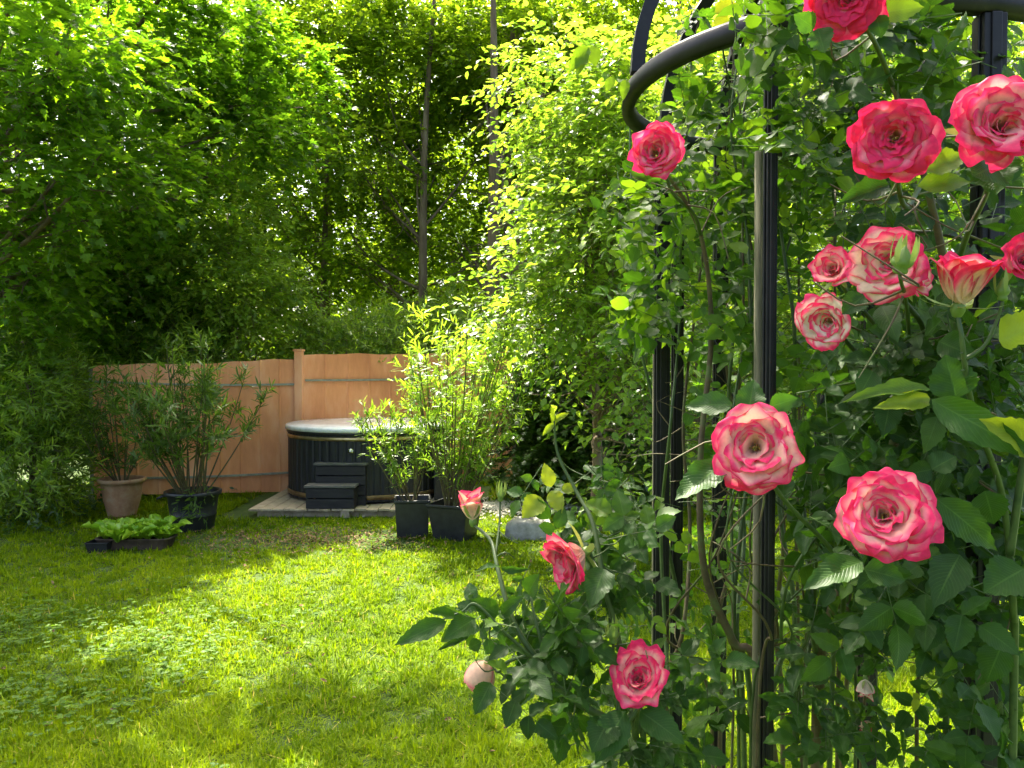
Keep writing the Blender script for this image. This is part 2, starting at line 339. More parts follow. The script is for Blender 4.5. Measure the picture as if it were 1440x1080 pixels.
def make_tree(name, base, h, r0, B, n, k, size, T, mat, label, cat='tree', lean=(0, 0), group=None, twl=.5, tint=(.05, .95), wid=.75, branches=10, droop=.3, flat=.8, whorl=False, splay=.8, wob=.15, limb_r=.35, parts=('trunk', 'crown', 'branch')):
    base = np.array(base, float); rt = thing(name, tuple(base), label, cat, group)
    nseg = 12; tt = np.linspace(0, 1, nseg)
    ph = rng.uniform(0, 6.28, 2)
    pts = np.stack([base[0]+lean[0]*tt+wob*np.sin(tt*5+ph[0])*tt, base[1]+lean[1]*tt+wob*np.sin(tt*4+ph[1])*tt, base[2]-.05+tt*h], 1)
    tm = MB(); tm.tube(pts, r0*(1-.75*tt)+r0*.35*np.exp(-tt*14), 10); tm.build(parts[0], 'bark', rt)
    # limbs towards the blobs
    bm_ = MB()
    for i in range(branches):
        b = B[i % len(B)]; c = np.array(b[0])+rng.normal(size=3)*np.array(b[1])*.35
        f = rng.uniform(.25, .9); zt = min(max(c[2]-.25*abs(c[2]-base[2])-.3, base[2]+.25*h), base[2]+h*.95); q = (zt-base[2])/h
        s0 = np.array([np.interp(q, tt, pts[:, 0]), np.interp(q, tt, pts[:, 1]), zt])
        s = np.linspace(0, 1, 7)[:, None]; mid = (s0+c)/2+rng.normal(size=3)*.15*np.linalg.norm(c-s0)+np.array([0, 0, -.06*np.linalg.norm(c-s0)])
        cur = s0*(1-s)**2+mid*2*s*(1-s)+c*s*s
        rr = r0*limb_r*(1-q*.5); bm_.tube(cur, rr*(1-.82*s[:, 0]), 6, cap=False)
        for _ in range(4):
            kk = rng.integers(2, 6); e = cur[kk]+norm(rng.normal(size=3))*np.array(b[1])*.6
            bm_.tube([cur[kk], (cur[kk]+e)/2+rng.normal(size=3)*.06, e], [rr*.35, rr*.22, rr*.08], 4, cap=False)
    lf = MB(); p, o, _ = blobs(n, B)
    D = norm(o*np.array([1, 1, .35])+rng.normal(size=(n, 3))*.45)
    sprays(lf, bm_, p, D, rng.uniform(.6, 1.3, n)*twl, k, size, T, wid, tint, droop, flat, splay, whorl)
    bm_.build(parts[2], 'bark', rt)
    lf.build(parts[1], mat, rt, smooth=False)
    return rt

# ================================================================ SETTING
g = MB()
nx, ny = 90, 90
xs = np.linspace(-1, 1, nx); xs = np.sign(xs)*np.abs(xs)**2*60; ys = np.linspace(0, 1, ny)**2*88-8
X, Y = np.meshgrid(xs, ys); dist = np.hypot(X, Y-6)
Z = .03*np.sin(X*1.3+Y*.7)*np.sin(Y*.9)*np.clip((dist-0)/6, 0, 1)*(Y < 9)*0+np.clip(dist-14, 0, 50)*.03+.15*np.sin(X*.5)*np.cos(Y*.4)*np.clip((dist-14)/6, 0, 1)
V = np.stack([X, Y, Z], -1).reshape(-1, 3)
g.add(V, [(j*nx+i, j*nx+i+1, (j+1)*nx+i+1, (j+1)*nx+i) for j in range(ny-1) for i in range(nx-1)])
tag(g.build('ground', 'ground'), kind='structure')

def vnoise(x, y, s, seed=0):
    r = np.random.default_rng(seed); t = 0
    for i in range(5):
        a = r.uniform(0, 6.28); f = s*r.uniform(.6, 1.7); t = t+np.sin((x*math.cos(a)+y*math.sin(a))*f+r.uniform(0, 6.28)+1.5*np.sin((x*math.sin(a)-y*math.cos(a))*f*.6))
    return t/5
# lawn blades
gm = MB()
N = 560000
NT = 34000; td = 3.1+rng.uniform(0, 1, NT)**1.25*9.6; tx_ = rng.uniform(-1, 1, NT)*(td*.70+.5)
ti_ = rng.integers(0, NT, N); ta = rng.uniform(0, 6.28, N); tr_ = np.abs(rng.normal(size=N))*.030
tuft_t = rng.normal(size=NT)*.13; tuft_l = rng.uniform(.7, 1.35, NT)
dd = td[ti_]+np.sin(ta)*tr_; xx = tx_[ti_]+np.cos(ta)*tr_
bare = (np.hypot((xx+2.1)/1.5, (dd-8.2)/.65)+.5*vnoise(xx, dd, 5, 3) < .8)
keep = ~(bare & (rng.uniform(0, 1, N) < .8))
keep &= ~((np.abs(xx+1.9) < 1.6) & (dd > 9.35) & (dd < 11.9))
keep &= ~(dd > 12.2)
xx, dd, ti_, ta, tr_ = xx[keep], dd[keep], ti_[keep], ta[keep], tr_[keep]; n = len(xx)
ln_ = .030+.022*rng.uniform(0, 1, n)+.012*vnoise(xx, dd, 6, 1)+np.clip(dd-8.8, 0, 1)*.03*rng.uniform(0, 1, n)
tint = np.clip(.48+.22*vnoise(xx, dd, 2.5, 5)+.16*vnoise(xx, dd, 9, 6)+rng.normal(size=n)*.10+tuft_t[ti_], 0, .92)
tint[rng.uniform(0, 1, n) < .015] = 1
wd = .0034+.0008*dd
an = ta+rng.normal(size=n)*.9; lean = .15+tr_*22+rng.uniform(0, .9, n); ln_ = ln_*tuft_l[ti_]*np.where(rng.uniform(0, 1, n) < .06, 1.55, 1)
ax = np.stack([np.cos(an)*lean, np.sin(an)*lean, np.ones(n)], 1); nr = np.stack([-np.cos(an), -np.sin(an), lean], 1)
pos = np.stack([xx, dd, np.full(n, -.004)], 1)
which = rng.integers(0, 3, n)
for q, b in enumerate((.3, -.6, -1.0)):
    m_ = which == q; gm.inst(T_blade(b), pos[m_], ax[m_], nr[m_], ln_[m_]*1.2, wd[m_], tint[m_])
tag(gm.build('grass', 'grass', smooth=False), 'short sunlit lawn grass covering the garden floor', 'grass', kind='stuff')

# clover and broad weeds in the lower left
cm = MB(); n = 10500
p = np.stack([rng.uniform(-5.2, -.9, n), rng.uniform(3.0, 7.2, n), np.zeros(n)], 1)
m_ = (np.hypot((p[:, 0]+3.1)/1.5, (p[:, 1]-4.85)/1.15)+.45*vnoise(p[:, 0], p[:, 1], 4, 9)+rng.normal(size=n)*.28) < .9
m_ &= rng.uniform(0, 1, n) < .35+.9*np.clip(vnoise(p[:, 0], p[:, 1], 7, 12)+.4, 0, 1)
p = p[m_]; n = len(p); hgt = rng.uniform(.02, .08, n); top = p+np.stack([rng.normal(size=n)*.02, rng.normal(size=n)*.02, hgt], 1)
sticks(cm, p, top, .002)
for q in range(3):
    a = rng.uniform(0, 6.28, n)*0+q*2.09+rng.uniform(0, 6.28, n)*0+np.arange(n)
    cm.inst(T_ovate(.9, 1, .1, .1), top, np.stack([np.cos(a), np.sin(a), np.full(n, .15)], 1), np.stack([rng.normal(size=n)*.3, rng.normal(size=n)*.3, np.ones(n)], 1), rng.uniform(.012, .036, n), rng.uniform(.012, .028, n), rng.uniform(0, 1, n))
tag(cm.build('clover', 'clover', smooth=False), 'patch of low clover and broad weeds in the lawn', 'clover', kind='stuff')

lm = MB(); n = 1500
p = np.stack([-2.1+rng.normal(size=n)*.75, 8.15+rng.normal(size=n)*.32, rng.uniform(.012, .035, n)], 1)
far = rng.uniform(0, 1, n) < .12; p[far] = np.stack([rng.uniform(-4, 2, far.sum()), rng.uniform(3.6, 9, far.sum()), rng.uniform(.02, .045, far.sum())], 1)
lm.inst(T_ovate(.8, .8, .2, -.2), p, rng.normal(size=(n, 3))*np.array([1, 1, .25]), np.array([0, 0, 1.])+rng.normal(size=(n, 3))*.35, rng.uniform(.02, .05, n), rng.uniform(.012, .03, n), .5)
tag(lm.build('leaf_litter', 'litter', smooth=False), 'dry brown leaf litter on the worn lawn before the tub platform', 'leaf litter', kind='stuff')

# low ground cover under the shrubs and along the fence foot
um = MB(); n = 2600
xa = rng.uniform(-9, 5, n); ya = np.where(xa < -4.9, rng.uniform(8.2, 12, n), np.where(xa < -.2, rng.uniform(11.1, 14, n), rng.uniform(9.6, 14, n)))
ok = ~((np.abs(xa+1.9) < 1.7) & (ya < 12.3)); xa, ya = xa[ok], ya[ok]; n = len(xa)
p = np.stack([xa, ya, np.zeros(n)], 1); D = norm(np.stack([rng.normal(size=n)*.5, rng.normal(size=n)*.5, np.ones(n)], 1))
sprays(um, um, p, D, rng.uniform(.15, .4, n), 7, .06, T_OV, .6, (.1, .8), .2, .7, .9)
tag(um.build('ground_cover', 'ivy', smooth=False), 'low dark ground cover under the shrubs', 'ground cover', kind='stuff')

# ================================================================ FENCE
fr = thing('garden_fence', (-3, 11.3, 0), 'orange panel fence with grey rails behind the black hot tub', 'fence')
def panel(x0, y0, x1, y1, z0a, z1a, z0b, z1b, name='panel'):
    mb = MB(); n = 140; L = math.hypot(x1-x0, y1-y0); nx_, ny_ = (y1-y0)/L, -(x1-x0)/L; v = []
    for i in range(n+1):
        t = i/n; x = x0+(x1-x0)*t; y = y0+(y1-y0)*t; zb = z0a+(z0b-z0a)*t; zt = z1a+(z1b-z1a)*t+.012*math.sin(t*9)+.006*math.sin(t*31)
        o = .006*math.sin(t*7)+(.009 if (i % 14) == 0 else 0)
        for z, d in ((zb, 0), (zb, .018), (zt, .018), (zt, 0)): v.append((x-nx_*(d-o), y-ny_*(d-o), z))
    # front face first, gives slight board joints every sixth column
    f = [(i*4+j, i*4+(j+1) % 4, (i+1)*4+(j+1) % 4, (i+1)*4+j) for i in range(n) for j in range(4)]+[(0, 3, 2, 1), (n*4, n*4+1, n*4+2, n*4+3)]
    mb.add(v, f); mb.build(name, 'orange', fr, smooth=False)
A0, A1, A2 = (-5.50, 10.45), (-3.02, 11.28), (-.10, 12.95)
panel(*A0, *A1, .10, 1.80, .02, 1.895)
panel(A1[0]+.04, A1[1]+.02, *A2, .02, 1.955, .02, 2.03)
def post(x, y, z, r=.055, name='post', cap=True):
    mb = MB(); mb.box(x-r, x+r, y-r, y+r, 0, z)
    if cap: mb.box(x-r*1.25, x+r*1.25, y-r*1.25, y+r*1.25, z+.001, z+.03)
    mb.build(name, 'orange', fr, smooth=False, bevel=.004)
post(A1[0]+.01, A1[1]-.02, 2.01); post(-5.43, 10.52, .38, .05, cap=False); post(A2[0]+.05, A2[1], 2.06)
mb = MB(); mb.box(-5.545, -5.505, 10.43, 10.47, 0, 1.79); mb.build('end_trim', 'rail', fr, smooth=False)
def rail(a, b, za, zb, r=.014):
    a = np.array([*a, za]); b = np.array([*b, zb]); dn = norm(np.array([b[1]-a[1], -(b[0]-a[0]), 0])); s = np.linspace(0, 1, 20)[:, None]
    mb = MB(); pts = a*(1-s)+b*s+dn*(.022)+np.array([0, 0, 1])*(-.025*np.sin(s*math.pi)); mb.tube(pts, r, square=True); mb.build('rail', 'rail', fr, smooth=False)
A1b = (A1[0]-.055, A1[1]-.02); A1c = (A1[0]+.075, A1[1]+.04)
rail(A0, A1b, 1.60, 1.545); rail(A1c, A2, 1.60, 1.66); rail(A0, A1b, .33, .30); rail(A1c, A2, .3, .3)

# ================================================================ HOT TUB, STEPS, DECK
TC = (-1.93, 10.72); TR = 1.05
tub = thing('hot_tub', (*TC, .11), 'round black wooden hot tub with pale lid and brass band', 'hot tub')
def rotv(x, y, c, a): ca, sa = math.cos(a), math.sin(a); return c[0]+x*ca-y*sa, c[1]+x*sa+y*ca
mb = MB(); ns = 60; per = 6; k = ns*per
def stave(an, z):
    ph = (np.arange(k) % per)/per; return 1-.0115*(ph < .17)+.0015*np.sin(np.arange(k)//per*2.3)
mb.lathe([(TR-.02, .13), (TR, .14), (TR, .97), (TR-.02, .98), (TR-.2, .98)], k, (*TC, 0), mod=stave); mb.build('body', 'tubwood', tub, smooth=False)
mb = MB(); mb.lathe([(0.001, .985), (TR+.02, .985), (TR+.035, .99), (TR+.035, 1.03), (TR+.015, 1.048), (TR*.7, 1.062), (.001, 1.07)], 96, (*TC, 0)); lid = mb.build('lid', 'lid', tub)
mb = MB(); mb.lathe([(TR-.001, .955), (TR+.018, .955), (TR+.018, .982), (TR-.001, .982)], 96, (*TC, 0)); mb.build('lid_seal', 'blackpot', tub)
def band(z0, z1, m): mb = MB(); mb.lathe([(TR+.002, z0), (TR+.009, z0), (TR+.009, z1), (TR+.002, z1)], 96, (*TC, 0)); mb.build('band', m, tub)
band(.885, .93, 'brass'); band(.165, .22, 'rust')
a = -1.45; q = P(519, 631, 1.0)
tap = MB(); tx, ty = TC[0]+TR*math.cos(-1.60), TC[1]+TR*math.sin(-1.60); tap.tube([(tx, ty+.02, .765), (tx, ty-.03, .765)], .035, 16); tap.tube([(tx, ty-.03, .765), (tx, ty-.05, .765)], .022, 12); tap.build('valve', 'steel', tub)
mb = MB(); mb.box(TC[0]+.95, TC[0]+1.25, TC[1]-.75, TC[1]-.35, .11, .62); mb.build('heater_box', 'blackpot', tub, smooth=False, bevel=.02)

dk = thing('tub_platform', (-1.95, 10.5, 0), 'weathered plank platform under the round hot tub', 'deck')
mb = MB(); 
bounds = np.linspace(-3.12, -.75, 18)
for i in range(17):
    mb.box(bounds[i]+.004, bounds[i+1]-.004, 9.38+(.02*math.sin(i*3)), 11.85, .085, .110+.001*(i % 2))
mb.build('boards', 'deck', dk, smooth=False, bevel=.003)
for y in (9.50, 10.6, 11.7):
    mb = MB(); mb.box(-3.05, -.8, y, y+.09, -.01, .084); mb.build('joist', 'deck', dk, smooth=False)
mb = MB(); mb.box(-2.03, -1.93, 9.40, 9.495, -.02, .083); mb.build('foot_block', 'deck', dk, smooth=False)

st = thing('tub_steps', (-2.2, 9.6, .11), 'two-step black wooden stairs in front of the hot tub', 'steps')
def bx(mbt, *a): mbt.box(*a)
mb = MB(); x0, x1 = -2.44, -1.83
# lower tier, upper tier: side cheeks and slatted risers
for (a0, a1, y0, y1, z0, z1) in ((x0, x1-.04, 9.40, 9.62, .112, .36), (x0+.06, x1+.06, 9.622, 9.86, .112, .60)):
    mb.box(a0, a0+.025, y0, y1, z0, z1-.002); mb.box(a1-.025, a1, y0, y1, z0, z1-.002)
    nb = 2 if z1 < .4 else 4
    for i in range(nb):
        hz = (z1-z0)/nb; mb.box(a0+.002, a1-.002, y0-.018, y0+.006, z0+i*hz+.004, z0+(i+1)*hz-.010)
mb.build('frame', 'stepwood', st, smooth=False, bevel=.003)
mb = MB(); mb.box(x0-.02, x1-.02, 9.365, 9.618, .361, .388); mb.build('tread', 'steptop', st, smooth=False, bevel=.004)
mb = MB(); mb.box(x0+.04, x1+.08, 9.585, 9.88, .601, .628); mb.build('tread', 'steptop', st, smooth=False, bevel=.004)

# ================================================================ POTTED PLANTS
def shrub_in_pot(rt, base, nst, h, spread, k, size, mat, twn, lean=(0, 0), wid=.2, tint=(.1, .9), soil_r=.15, low=0.15):
    """woody stems fanning out of the pot, each with leafy side shoots"""
    stm = MB(); lf = MB(); base = np.array(base)
    B_ = []; D_ = []
    for i in range(nst):
        a = rng.uniform(0, 6.28); rr = rng.uniform(0, 1)**.6*spread; hh = h*rng.uniform(.62, 1.05)*(1-.25*(rr/spread)**2)
        s0 = base+np.array([math.cos(a)*soil_r*.5*rng.uniform(.2, 1), math.sin(a)*soil_r*.5*rng.uniform(.2, 1), 0])
        e = base+np.array([math.cos(a)*rr+lean[0], math.sin(a)*rr+lean[1], hh]); m = (s0+e)/2+np.array([math.cos(a), math.sin(a), 0])*rr*.12+rng.normal(size=3)*.04
        s = np.linspace(0, 1, 9)[:, None]; c = s0*(1-s)**2+m*2*s*(1-s)+e*s*s
        stm.tube(c, np.linspace(.010, .0035, 9), 5, cap=False)
        for j in range(twn):
            t = rng.uniform(low, 1)**.8; kk = min(int(t*8), 7); q = c[kk]*(1-(t*8-kk))+c[kk+1]*(t*8-kk)
            d = norm(norm(c[min(kk+1, 8)]-c[kk])*.75+norm(rng.normal(size=3))*np.array([1, 1, .45])*1.0); B_.append(q); D_.append(d)
        B_.append(c[7]); D_.append(norm(c[8]-c[7]))
    B_ = np.array(B_); D_ = np.array(D_); n = len(B_)
    hb = (B_[:, 2]-base[2])/h
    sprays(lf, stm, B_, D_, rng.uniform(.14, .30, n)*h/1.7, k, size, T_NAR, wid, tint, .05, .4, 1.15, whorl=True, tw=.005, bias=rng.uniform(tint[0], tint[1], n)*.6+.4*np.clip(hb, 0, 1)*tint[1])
    stm.build('stem', 'cane', rt); lf.build('foliage', mat, rt, smooth=False)
def soil_disc(rt, c, r, z):
    mb = MB(); mb.lathe([(.001, 0.01), (r*.6, .012), (r, 0)], 24, (c[0], c[1], z)); mb.build('soil', 'soil', rt)

# terracotta pot on the left
x, y, _ = P(172, 725, 9.45)
rt = thing('potted_oleander', (x, y, 0), 'small oleander in an aged terracotta pot by the left end of the fence', 'potted plant', 'oleanders in pots')
mb = MB(); mb.lathe([(.001, .0), (.15, .0), (.16, .03), (.205, .20), (.225, .36), (.235, .40), (.262, .405), (.266, .445), (.25, .452), (.228, .448), (.215, .37)], 48, (x, y, .02)); mb.build('pot', 'terra', rt)
mb = MB(); mb.lathe([(.001, .0), (.19, .0), (.20, .05), (.14, .055)], 40, (x, y, -.04)); mb.build('saucer', 'terra', rt)
soil_disc(rt, (x, y), .222, .40)
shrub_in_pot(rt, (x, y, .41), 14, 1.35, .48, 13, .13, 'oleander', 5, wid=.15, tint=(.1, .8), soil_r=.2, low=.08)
# large black tub pot
x, y, _ = P(272, 745, 8.75)
rt = thing('potted_oleander', (x, y, 0), 'tall bushy oleander in a round black plastic pot behind the lettuce tray', 'potted plant', 'oleanders in pots')
mb = MB(); mb.lathe([(.001, 0), (.21, 0), (.215, .015), (.238, .16), (.243, .165), (.243, .18), (.240, .185), (.268, .385), (.298, .39), (.302, .43), (.29, .437), (.268, .43), (.26, .36)], 48, (x, y, .0)); mb.build('pot', 'blackpot', rt)
mb = MB(); mb.tube([(x-.28, y-.02, .39), (x-.34, y-.03, .37), (x-.34, y-.12, .36), (x-.27, y-.13, .39)], .014, 6); mb.build('handle', 'blackpot', rt)
soil_disc(rt, (x, y), .262, .38)
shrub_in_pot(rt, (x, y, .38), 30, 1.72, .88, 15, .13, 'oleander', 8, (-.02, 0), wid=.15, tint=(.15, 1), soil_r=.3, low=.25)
# trailing shoot over the rim
lf = MB(); n = 10; p0 = np.tile(np.array([x+.12, y-.2, .44]), (n, 1))+rng.normal(size=(n, 3))*.05
sprays(lf, None, p0, np.stack([rng.normal(size=n)*.4, -np.ones(n)*.6, -.6*np.ones(n)], 1), .26, 14, .075, T_NAR, .18, (.1, .6), .3, .4, .75, whorl=True); lf.build('foliage', 'oleander', rt, smooth=False)
# square black pots on the right
def square_pot(px, py, d, w0, w1, h, label, m1, rot=.3):
    x, y, _ = P(px, py, d); rt = thing('potted_willow', (x, y, 0), label, 'potted plant', 'black pots of light green shrubs')
    mb = MB(); v = []; f = []
    prof = [(w0*.5*.9, 0), (w0*.5, .012), (w1*.5, h-.03), (w1*.5+.012, h-.028), (w1*.5+.012, h), (w1*.5-.006, h), (w1*.5-.02, h-.07)]
    for r, z in prof:
        for a in range(4):
            an = rot+math.pi/4+a*math.pi/2
            v.append((x+r*1.414*math.cos(an), y+r*1.414*math.sin(an), z))
    for i in range(len(prof)-1):
        for j in range(4): f.append((i*4+j, i*4+(j+1) % 4, (i+1)*4+(j+1) % 4, (i+1)*4+j))
    f.append((3, 2, 1, 0)); f.append(tuple((len(prof)-1)*4+j for j in range(4)))
    mb.add(v, f); mb.build('pot', 'blackpot', rt, smooth=False, bevel=.006)
    soil_disc(rt, (x, y), w1*.45, h-.06)
    shrub_in_pot(rt, (x, y, h-.06), *m1[0], **m1[1]); return rt
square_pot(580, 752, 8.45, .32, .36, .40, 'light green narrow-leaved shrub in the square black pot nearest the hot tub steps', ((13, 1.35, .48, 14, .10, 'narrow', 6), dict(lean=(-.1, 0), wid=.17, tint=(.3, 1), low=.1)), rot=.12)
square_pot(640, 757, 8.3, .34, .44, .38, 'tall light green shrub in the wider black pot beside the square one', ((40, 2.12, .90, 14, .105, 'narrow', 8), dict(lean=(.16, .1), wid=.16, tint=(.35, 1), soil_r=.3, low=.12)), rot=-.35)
# another, behind, taller whippy shrub
# lettuce trough
x, y, _ = P(192, 772, 7.85)
rt = thing('lettuce_trough', (x, y, 0), 'low brown trough full of bright green lettuce on the lawn', 'planter')
mb = MB(); hx, hy = .36, .13
pv = []; pf = []; nc = 48
def rr_(an): c, s = np.cos(an), np.sin(an); return np.sign(c)*np.abs(c)**.35*hx, np.sign(s)*np.abs(s)**.35*hy
an = np.arange(nc)*2*math.pi/nc; cx_, cy_ = rr_(an)
for s_, z in ((.9, 0), (.92, .01), (1, .10), (1.03, .102), (1.03, .115), (.97, .116), (.94, .08)):
    rip = 1+.015*np.sin(an*16); pv.append(np.stack([x+cx_*s_*rip, y+cy_*s_*rip, np.full(nc, z)], 1))
pf = [(i*nc+j, i*nc+(j+1) % nc, (i+1)*nc+(j+1) % nc, (i+1)*nc+j) for i in range(6) for j in range(nc)]+[tuple(6*nc+j for j in range(nc))]
mb.add(np.concatenate(pv), pf); mb.build('trough', 'trough', rt, smooth=True)
def T_lettuce(seed):
    r = np.random.default_rng(seed); v = []; 
    for i in range(9):
        y_ = i/8; ww = .5*min(1, .25+y_*1.3)*math.sqrt(max(0, 1-(max(0, y_-.6)/.42)**2))
        for j in range(9):
            u = (j-4)/4; v.append((u*ww*2*.5, y_, .25*y_*y_*-1+.35*abs(u)*ww+.16*math.sin(u*9+y_*9+seed)*abs(u)*y_+.09*math.sin(u*5+seed)*y_*y_))
    return np.array(v, float), [(i*9+j, i*9+j+1, (i+1)*9+j+1, (i+1)*9+j) for i in range(8) for j in range(8)], np.zeros((81, 2))
TL = [T_lettuce(i) for i in range(4)]
for i in range(11):
    cx, cyy = x-.29+.058*i+rng.normal()*.01, y+rng.normal()*.05; lf = MB()
    n = 15; a = np.arange(n)*2.4+rng.uniform(0, 6); el = np.linspace(1.5, .95, n)
    ax = np.stack([np.cos(a), np.sin(a), np.tan(el*.8)], 1)+rng.normal(size=(n, 3))*.25; nr = np.stack([-np.cos(a), -np.sin(a), np.full(n, .5)], 1)+rng.normal(size=(n, 3))*.2
    for q in range(4):
        s = slice(q, None, 4); sz = np.linspace(.17, .25, n)[s]*rng.uniform(.65, 1.2, len(a[s])); lf.inst(TL[q], np.tile([cx, cyy, .09], (len(sz), 1)), ax[s], nr[s], sz, sz*.55, rng.uniform(0, 1, len(sz)))
    lf.build('lettuce', 'lettuce', rt)
# small black tray at its left end
x, y, _ = P(142, 777, 7.72)
mb = MB(); v = []
for s_, z in ((.85, 0), (1, .085), (1.06, .086), (1.06, .1), (.96, .1), (.85, .03)):
    for sx, sy in ((-1, -1), (1, -1), (1, 1), (-1, 1)): v.append((x+sx*.105*s_, y+sy*.09*s_, z))
mb.add(v, [(i*4+j, i*4+(j+1) % 4, (i+1)*4+(j+1) % 4, (i+1)*4+j) for i in range(5) for j in range(4)]+[(3, 2, 1, 0), (20, 21, 22, 23)])
tag(mb.build('seed_tray', 'blackpot', smooth=False, loc=(x, y, 0), bevel=.004), 'small empty black plastic tray at the left end of the lettuce trough', 'tray')
# stone block and gravel
x, y, _ = P(744, 757, 8.3)
mb = MB(); v = []; n1, n2 = 18, 9
for i in range(n2+1):
    th = math.pi*i/n2
    for j in range(n1):
        a = j*2*math.pi/n1; c, s = math.cos(a), math.sin(a); rr = 1+.06*math.sin(a*3+i)+.05*math.sin(a*5+2*i)
        sq = lambda q, e: math.copysign(abs(q)**e, q)
        v.append((x+.24*rr*sq(c, .5)*math.sin(th)**.45, y+.16*rr*sq(s, .5)*math.sin(th)**.45, .08+.13*sq(math.cos(th), .55)+.01*math.sin(a*4)))
mb.add(v, [(i*n1+j, (i+1)*n1+j, (i+1)*n1+(j+1) % n1, i*n1+(j+1) % n1) for i in range(n2) for j in range(n1)])
tag(mb.build('stone_block', 'stone', loc=(x, y, 0)), 'pale squarish stone block on the lawn edge beside the black pots', 'stone')
gv = MB(); n = 1600; cxg, cyg, _ = P(735, 700, 9.9)
p = np.stack([cxg+rng.normal(size=n)*.55, cyg+rng.normal(size=n)*.3, np.zeros(n)], 1); p[:, 2] = .02+.08*np.exp(-((p[:, 0]-cxg)/.6)**2-((p[:, 1]-cyg)/.35)**2)
To = (np.array([(-.5, 0, 0), (.5, 0, 0), (0, .5, 0), (0, -.5, 0), (0, 0, .35), (0, 0, -.35)], float), [(0, 3, 4), (3, 1, 4), (1, 2, 4), (2, 0, 4), (3, 0, 5), (1, 3, 5), (2, 1, 5), (0, 2, 5)], np.zeros((6, 2)))
gv.inst(To, p, norm(rng.normal(size=(n, 3))*np.array([1, 1, .3])), np.tile([0, 0, 1.], (n, 1))+rng.normal(size=(n, 3))*.3, rng.uniform(.03, .06, n), rng.uniform(.03, .06, n), .5)
tag(gv.build('gravel', 'gravel', smooth=False), 'sunlit patch of pale gravel behind the stone block', 'gravel', kind='stuff')

# ================================================================ TREES AND SHRUBS
def pb(px, py, d, rx, ry, rz): return (tuple(P(px, py, d)), (rx, ry, rz))
# big lobed-leaf tree overhanging on the left
make_tree('maple_tree', (-6.9, 9.6, 0), 7.4, .17,
          [pb(20, 60, 8.2, 1.0, .9, .7), pb(130, 110, 9.2, .9, .7, .55), pb(40, 230, 8.6, 1.1, .9, .6), pb(290, 60, 12, 1.1, 1.1, 1.0), pb(180, 240, 10.0, .9, .8, .5),
           pb(330, 190, 11.6, 1.0, .9, .6), pb(0, 380, 9.2, .9, .8, .8), pb(120, 350, 10.8, 1.0, .9, .6), pb(385, 120, 12.6, .9, .9, .8), pb(180, 30, 10.8, 1.1, .9, .7), pb(210, 150, 12, 1.1, .8, .7)],
          2700, 9, .112, T_LOB, 'lobed', 'large broad-leaved maple spreading over the left corner of the lawn', wid=1.0, twl=.55, branches=26, tint=(.0, .65), lean=(.6, 0), droop=.35)
# its taller neighbour, whose high crown shades the lawn
make_tree('maple_tree', (-8.6, 12.6, 0), 10.5, .2,
          [((-8.2, 12.2, 8.6), (1.9, 1.7, 1.7)), ((-5.2, 8.4, 8.2), (1.5, .8, .5), 5.5), ((-3.3, 8.2, 8.3), (1.5, .45, .4), 4.2), ((-1.7, 8.5, 8.6), (.9, .3, .3), 1.6), ((-9, 12, 6), (1.4, 1.4, 1.2)), ((-9.4, 12, 3.2), (1.4, 1.2, 1.5))],
          1700, 8, .12, T_LOB, 'lobed', 'tall dark maple behind the one at the left corner', wid=1.0, twl=.6, branches=16, tint=(0, .5))
make_tree('unseen_shade_tree', (-4.6, 4.6, 0), 9.0, .12,  # unseen tree, added so that its crown shades the roses
          [((-2.3, 5.2, 7.6), (1.3, 1.0, .7)), ((-1.0, 5.3, 8.0), (1.3, 1.0, .7)), ((-3.6, 4.8, 8.6), (1.3, 1.1, .8)), ((-.2, 5.2, 8.3), (.9, .8, .5))],
          1300, 8, .07, T_OV, 'forest', 'tall tree added out of view, its high crown shading the roses', wid=.8, twl=.5, branches=14)
# dark mass behind the fence, left: hazel with broad leaves
make_tree('hazel_shrub', (-5.9, 12.2, 0), 3.6, .07,
          [pb(60, 470, 11.2, 1.2, .9, 1.1), pb(170, 430, 11.9, 1.3, .9, 1.0), pb(110, 330, 12.2, 1.3, 1.0, .8)],
          1900, 9, .11, T_OV, 'lobed', 'dark broad-leaved hazel between the maple and the fence', cat='shrub', wid=.8, twl=.45, branches=14, tint=(0, .8), parts=('trunk', 'crown', 'branch'))
make_tree('elder_shrub', (-4.6, 13.2, 0), 4.4, .07,
          [pb(280, 300, 11.8, 1.1, .9, .55), pb(300, 390, 11.9, 1.2, .9, .75), pb(230, 340, 11.4, .8, .6, .5), pb(360, 450, 12.3, 1.0, .8, .6)],
          1500, 9, .105, T_OV, 'hedge', 'bright green elder rising behind the left fence panel', cat='shrub', wid=.6, twl=.45, branches=14, tint=(.5, 1))
# narrow-leaved shrub, left edge
make_tree('willow_shrub', (-5.75, 9.5, 0), 1.9, .04,
          [pb(30, 650, 9.2, .65, .6, .55), pb(10, 560, 9.3, .65, .6, .7), pb(70, 580, 9.8, .30, .5, .7), pb(60, 500, 9.9, .35, .5, .3)],
          1500, 14, .105, T_NAR, 'narrow', 'narrow-leaved green shrub at the left edge beside the fence end', cat='shrub', wid=.17, twl=.36, branches=22, whorl=True, splay=.75, tint=(.25, 1), parts=('stem', 'crown', 'branch'), droop=.1)
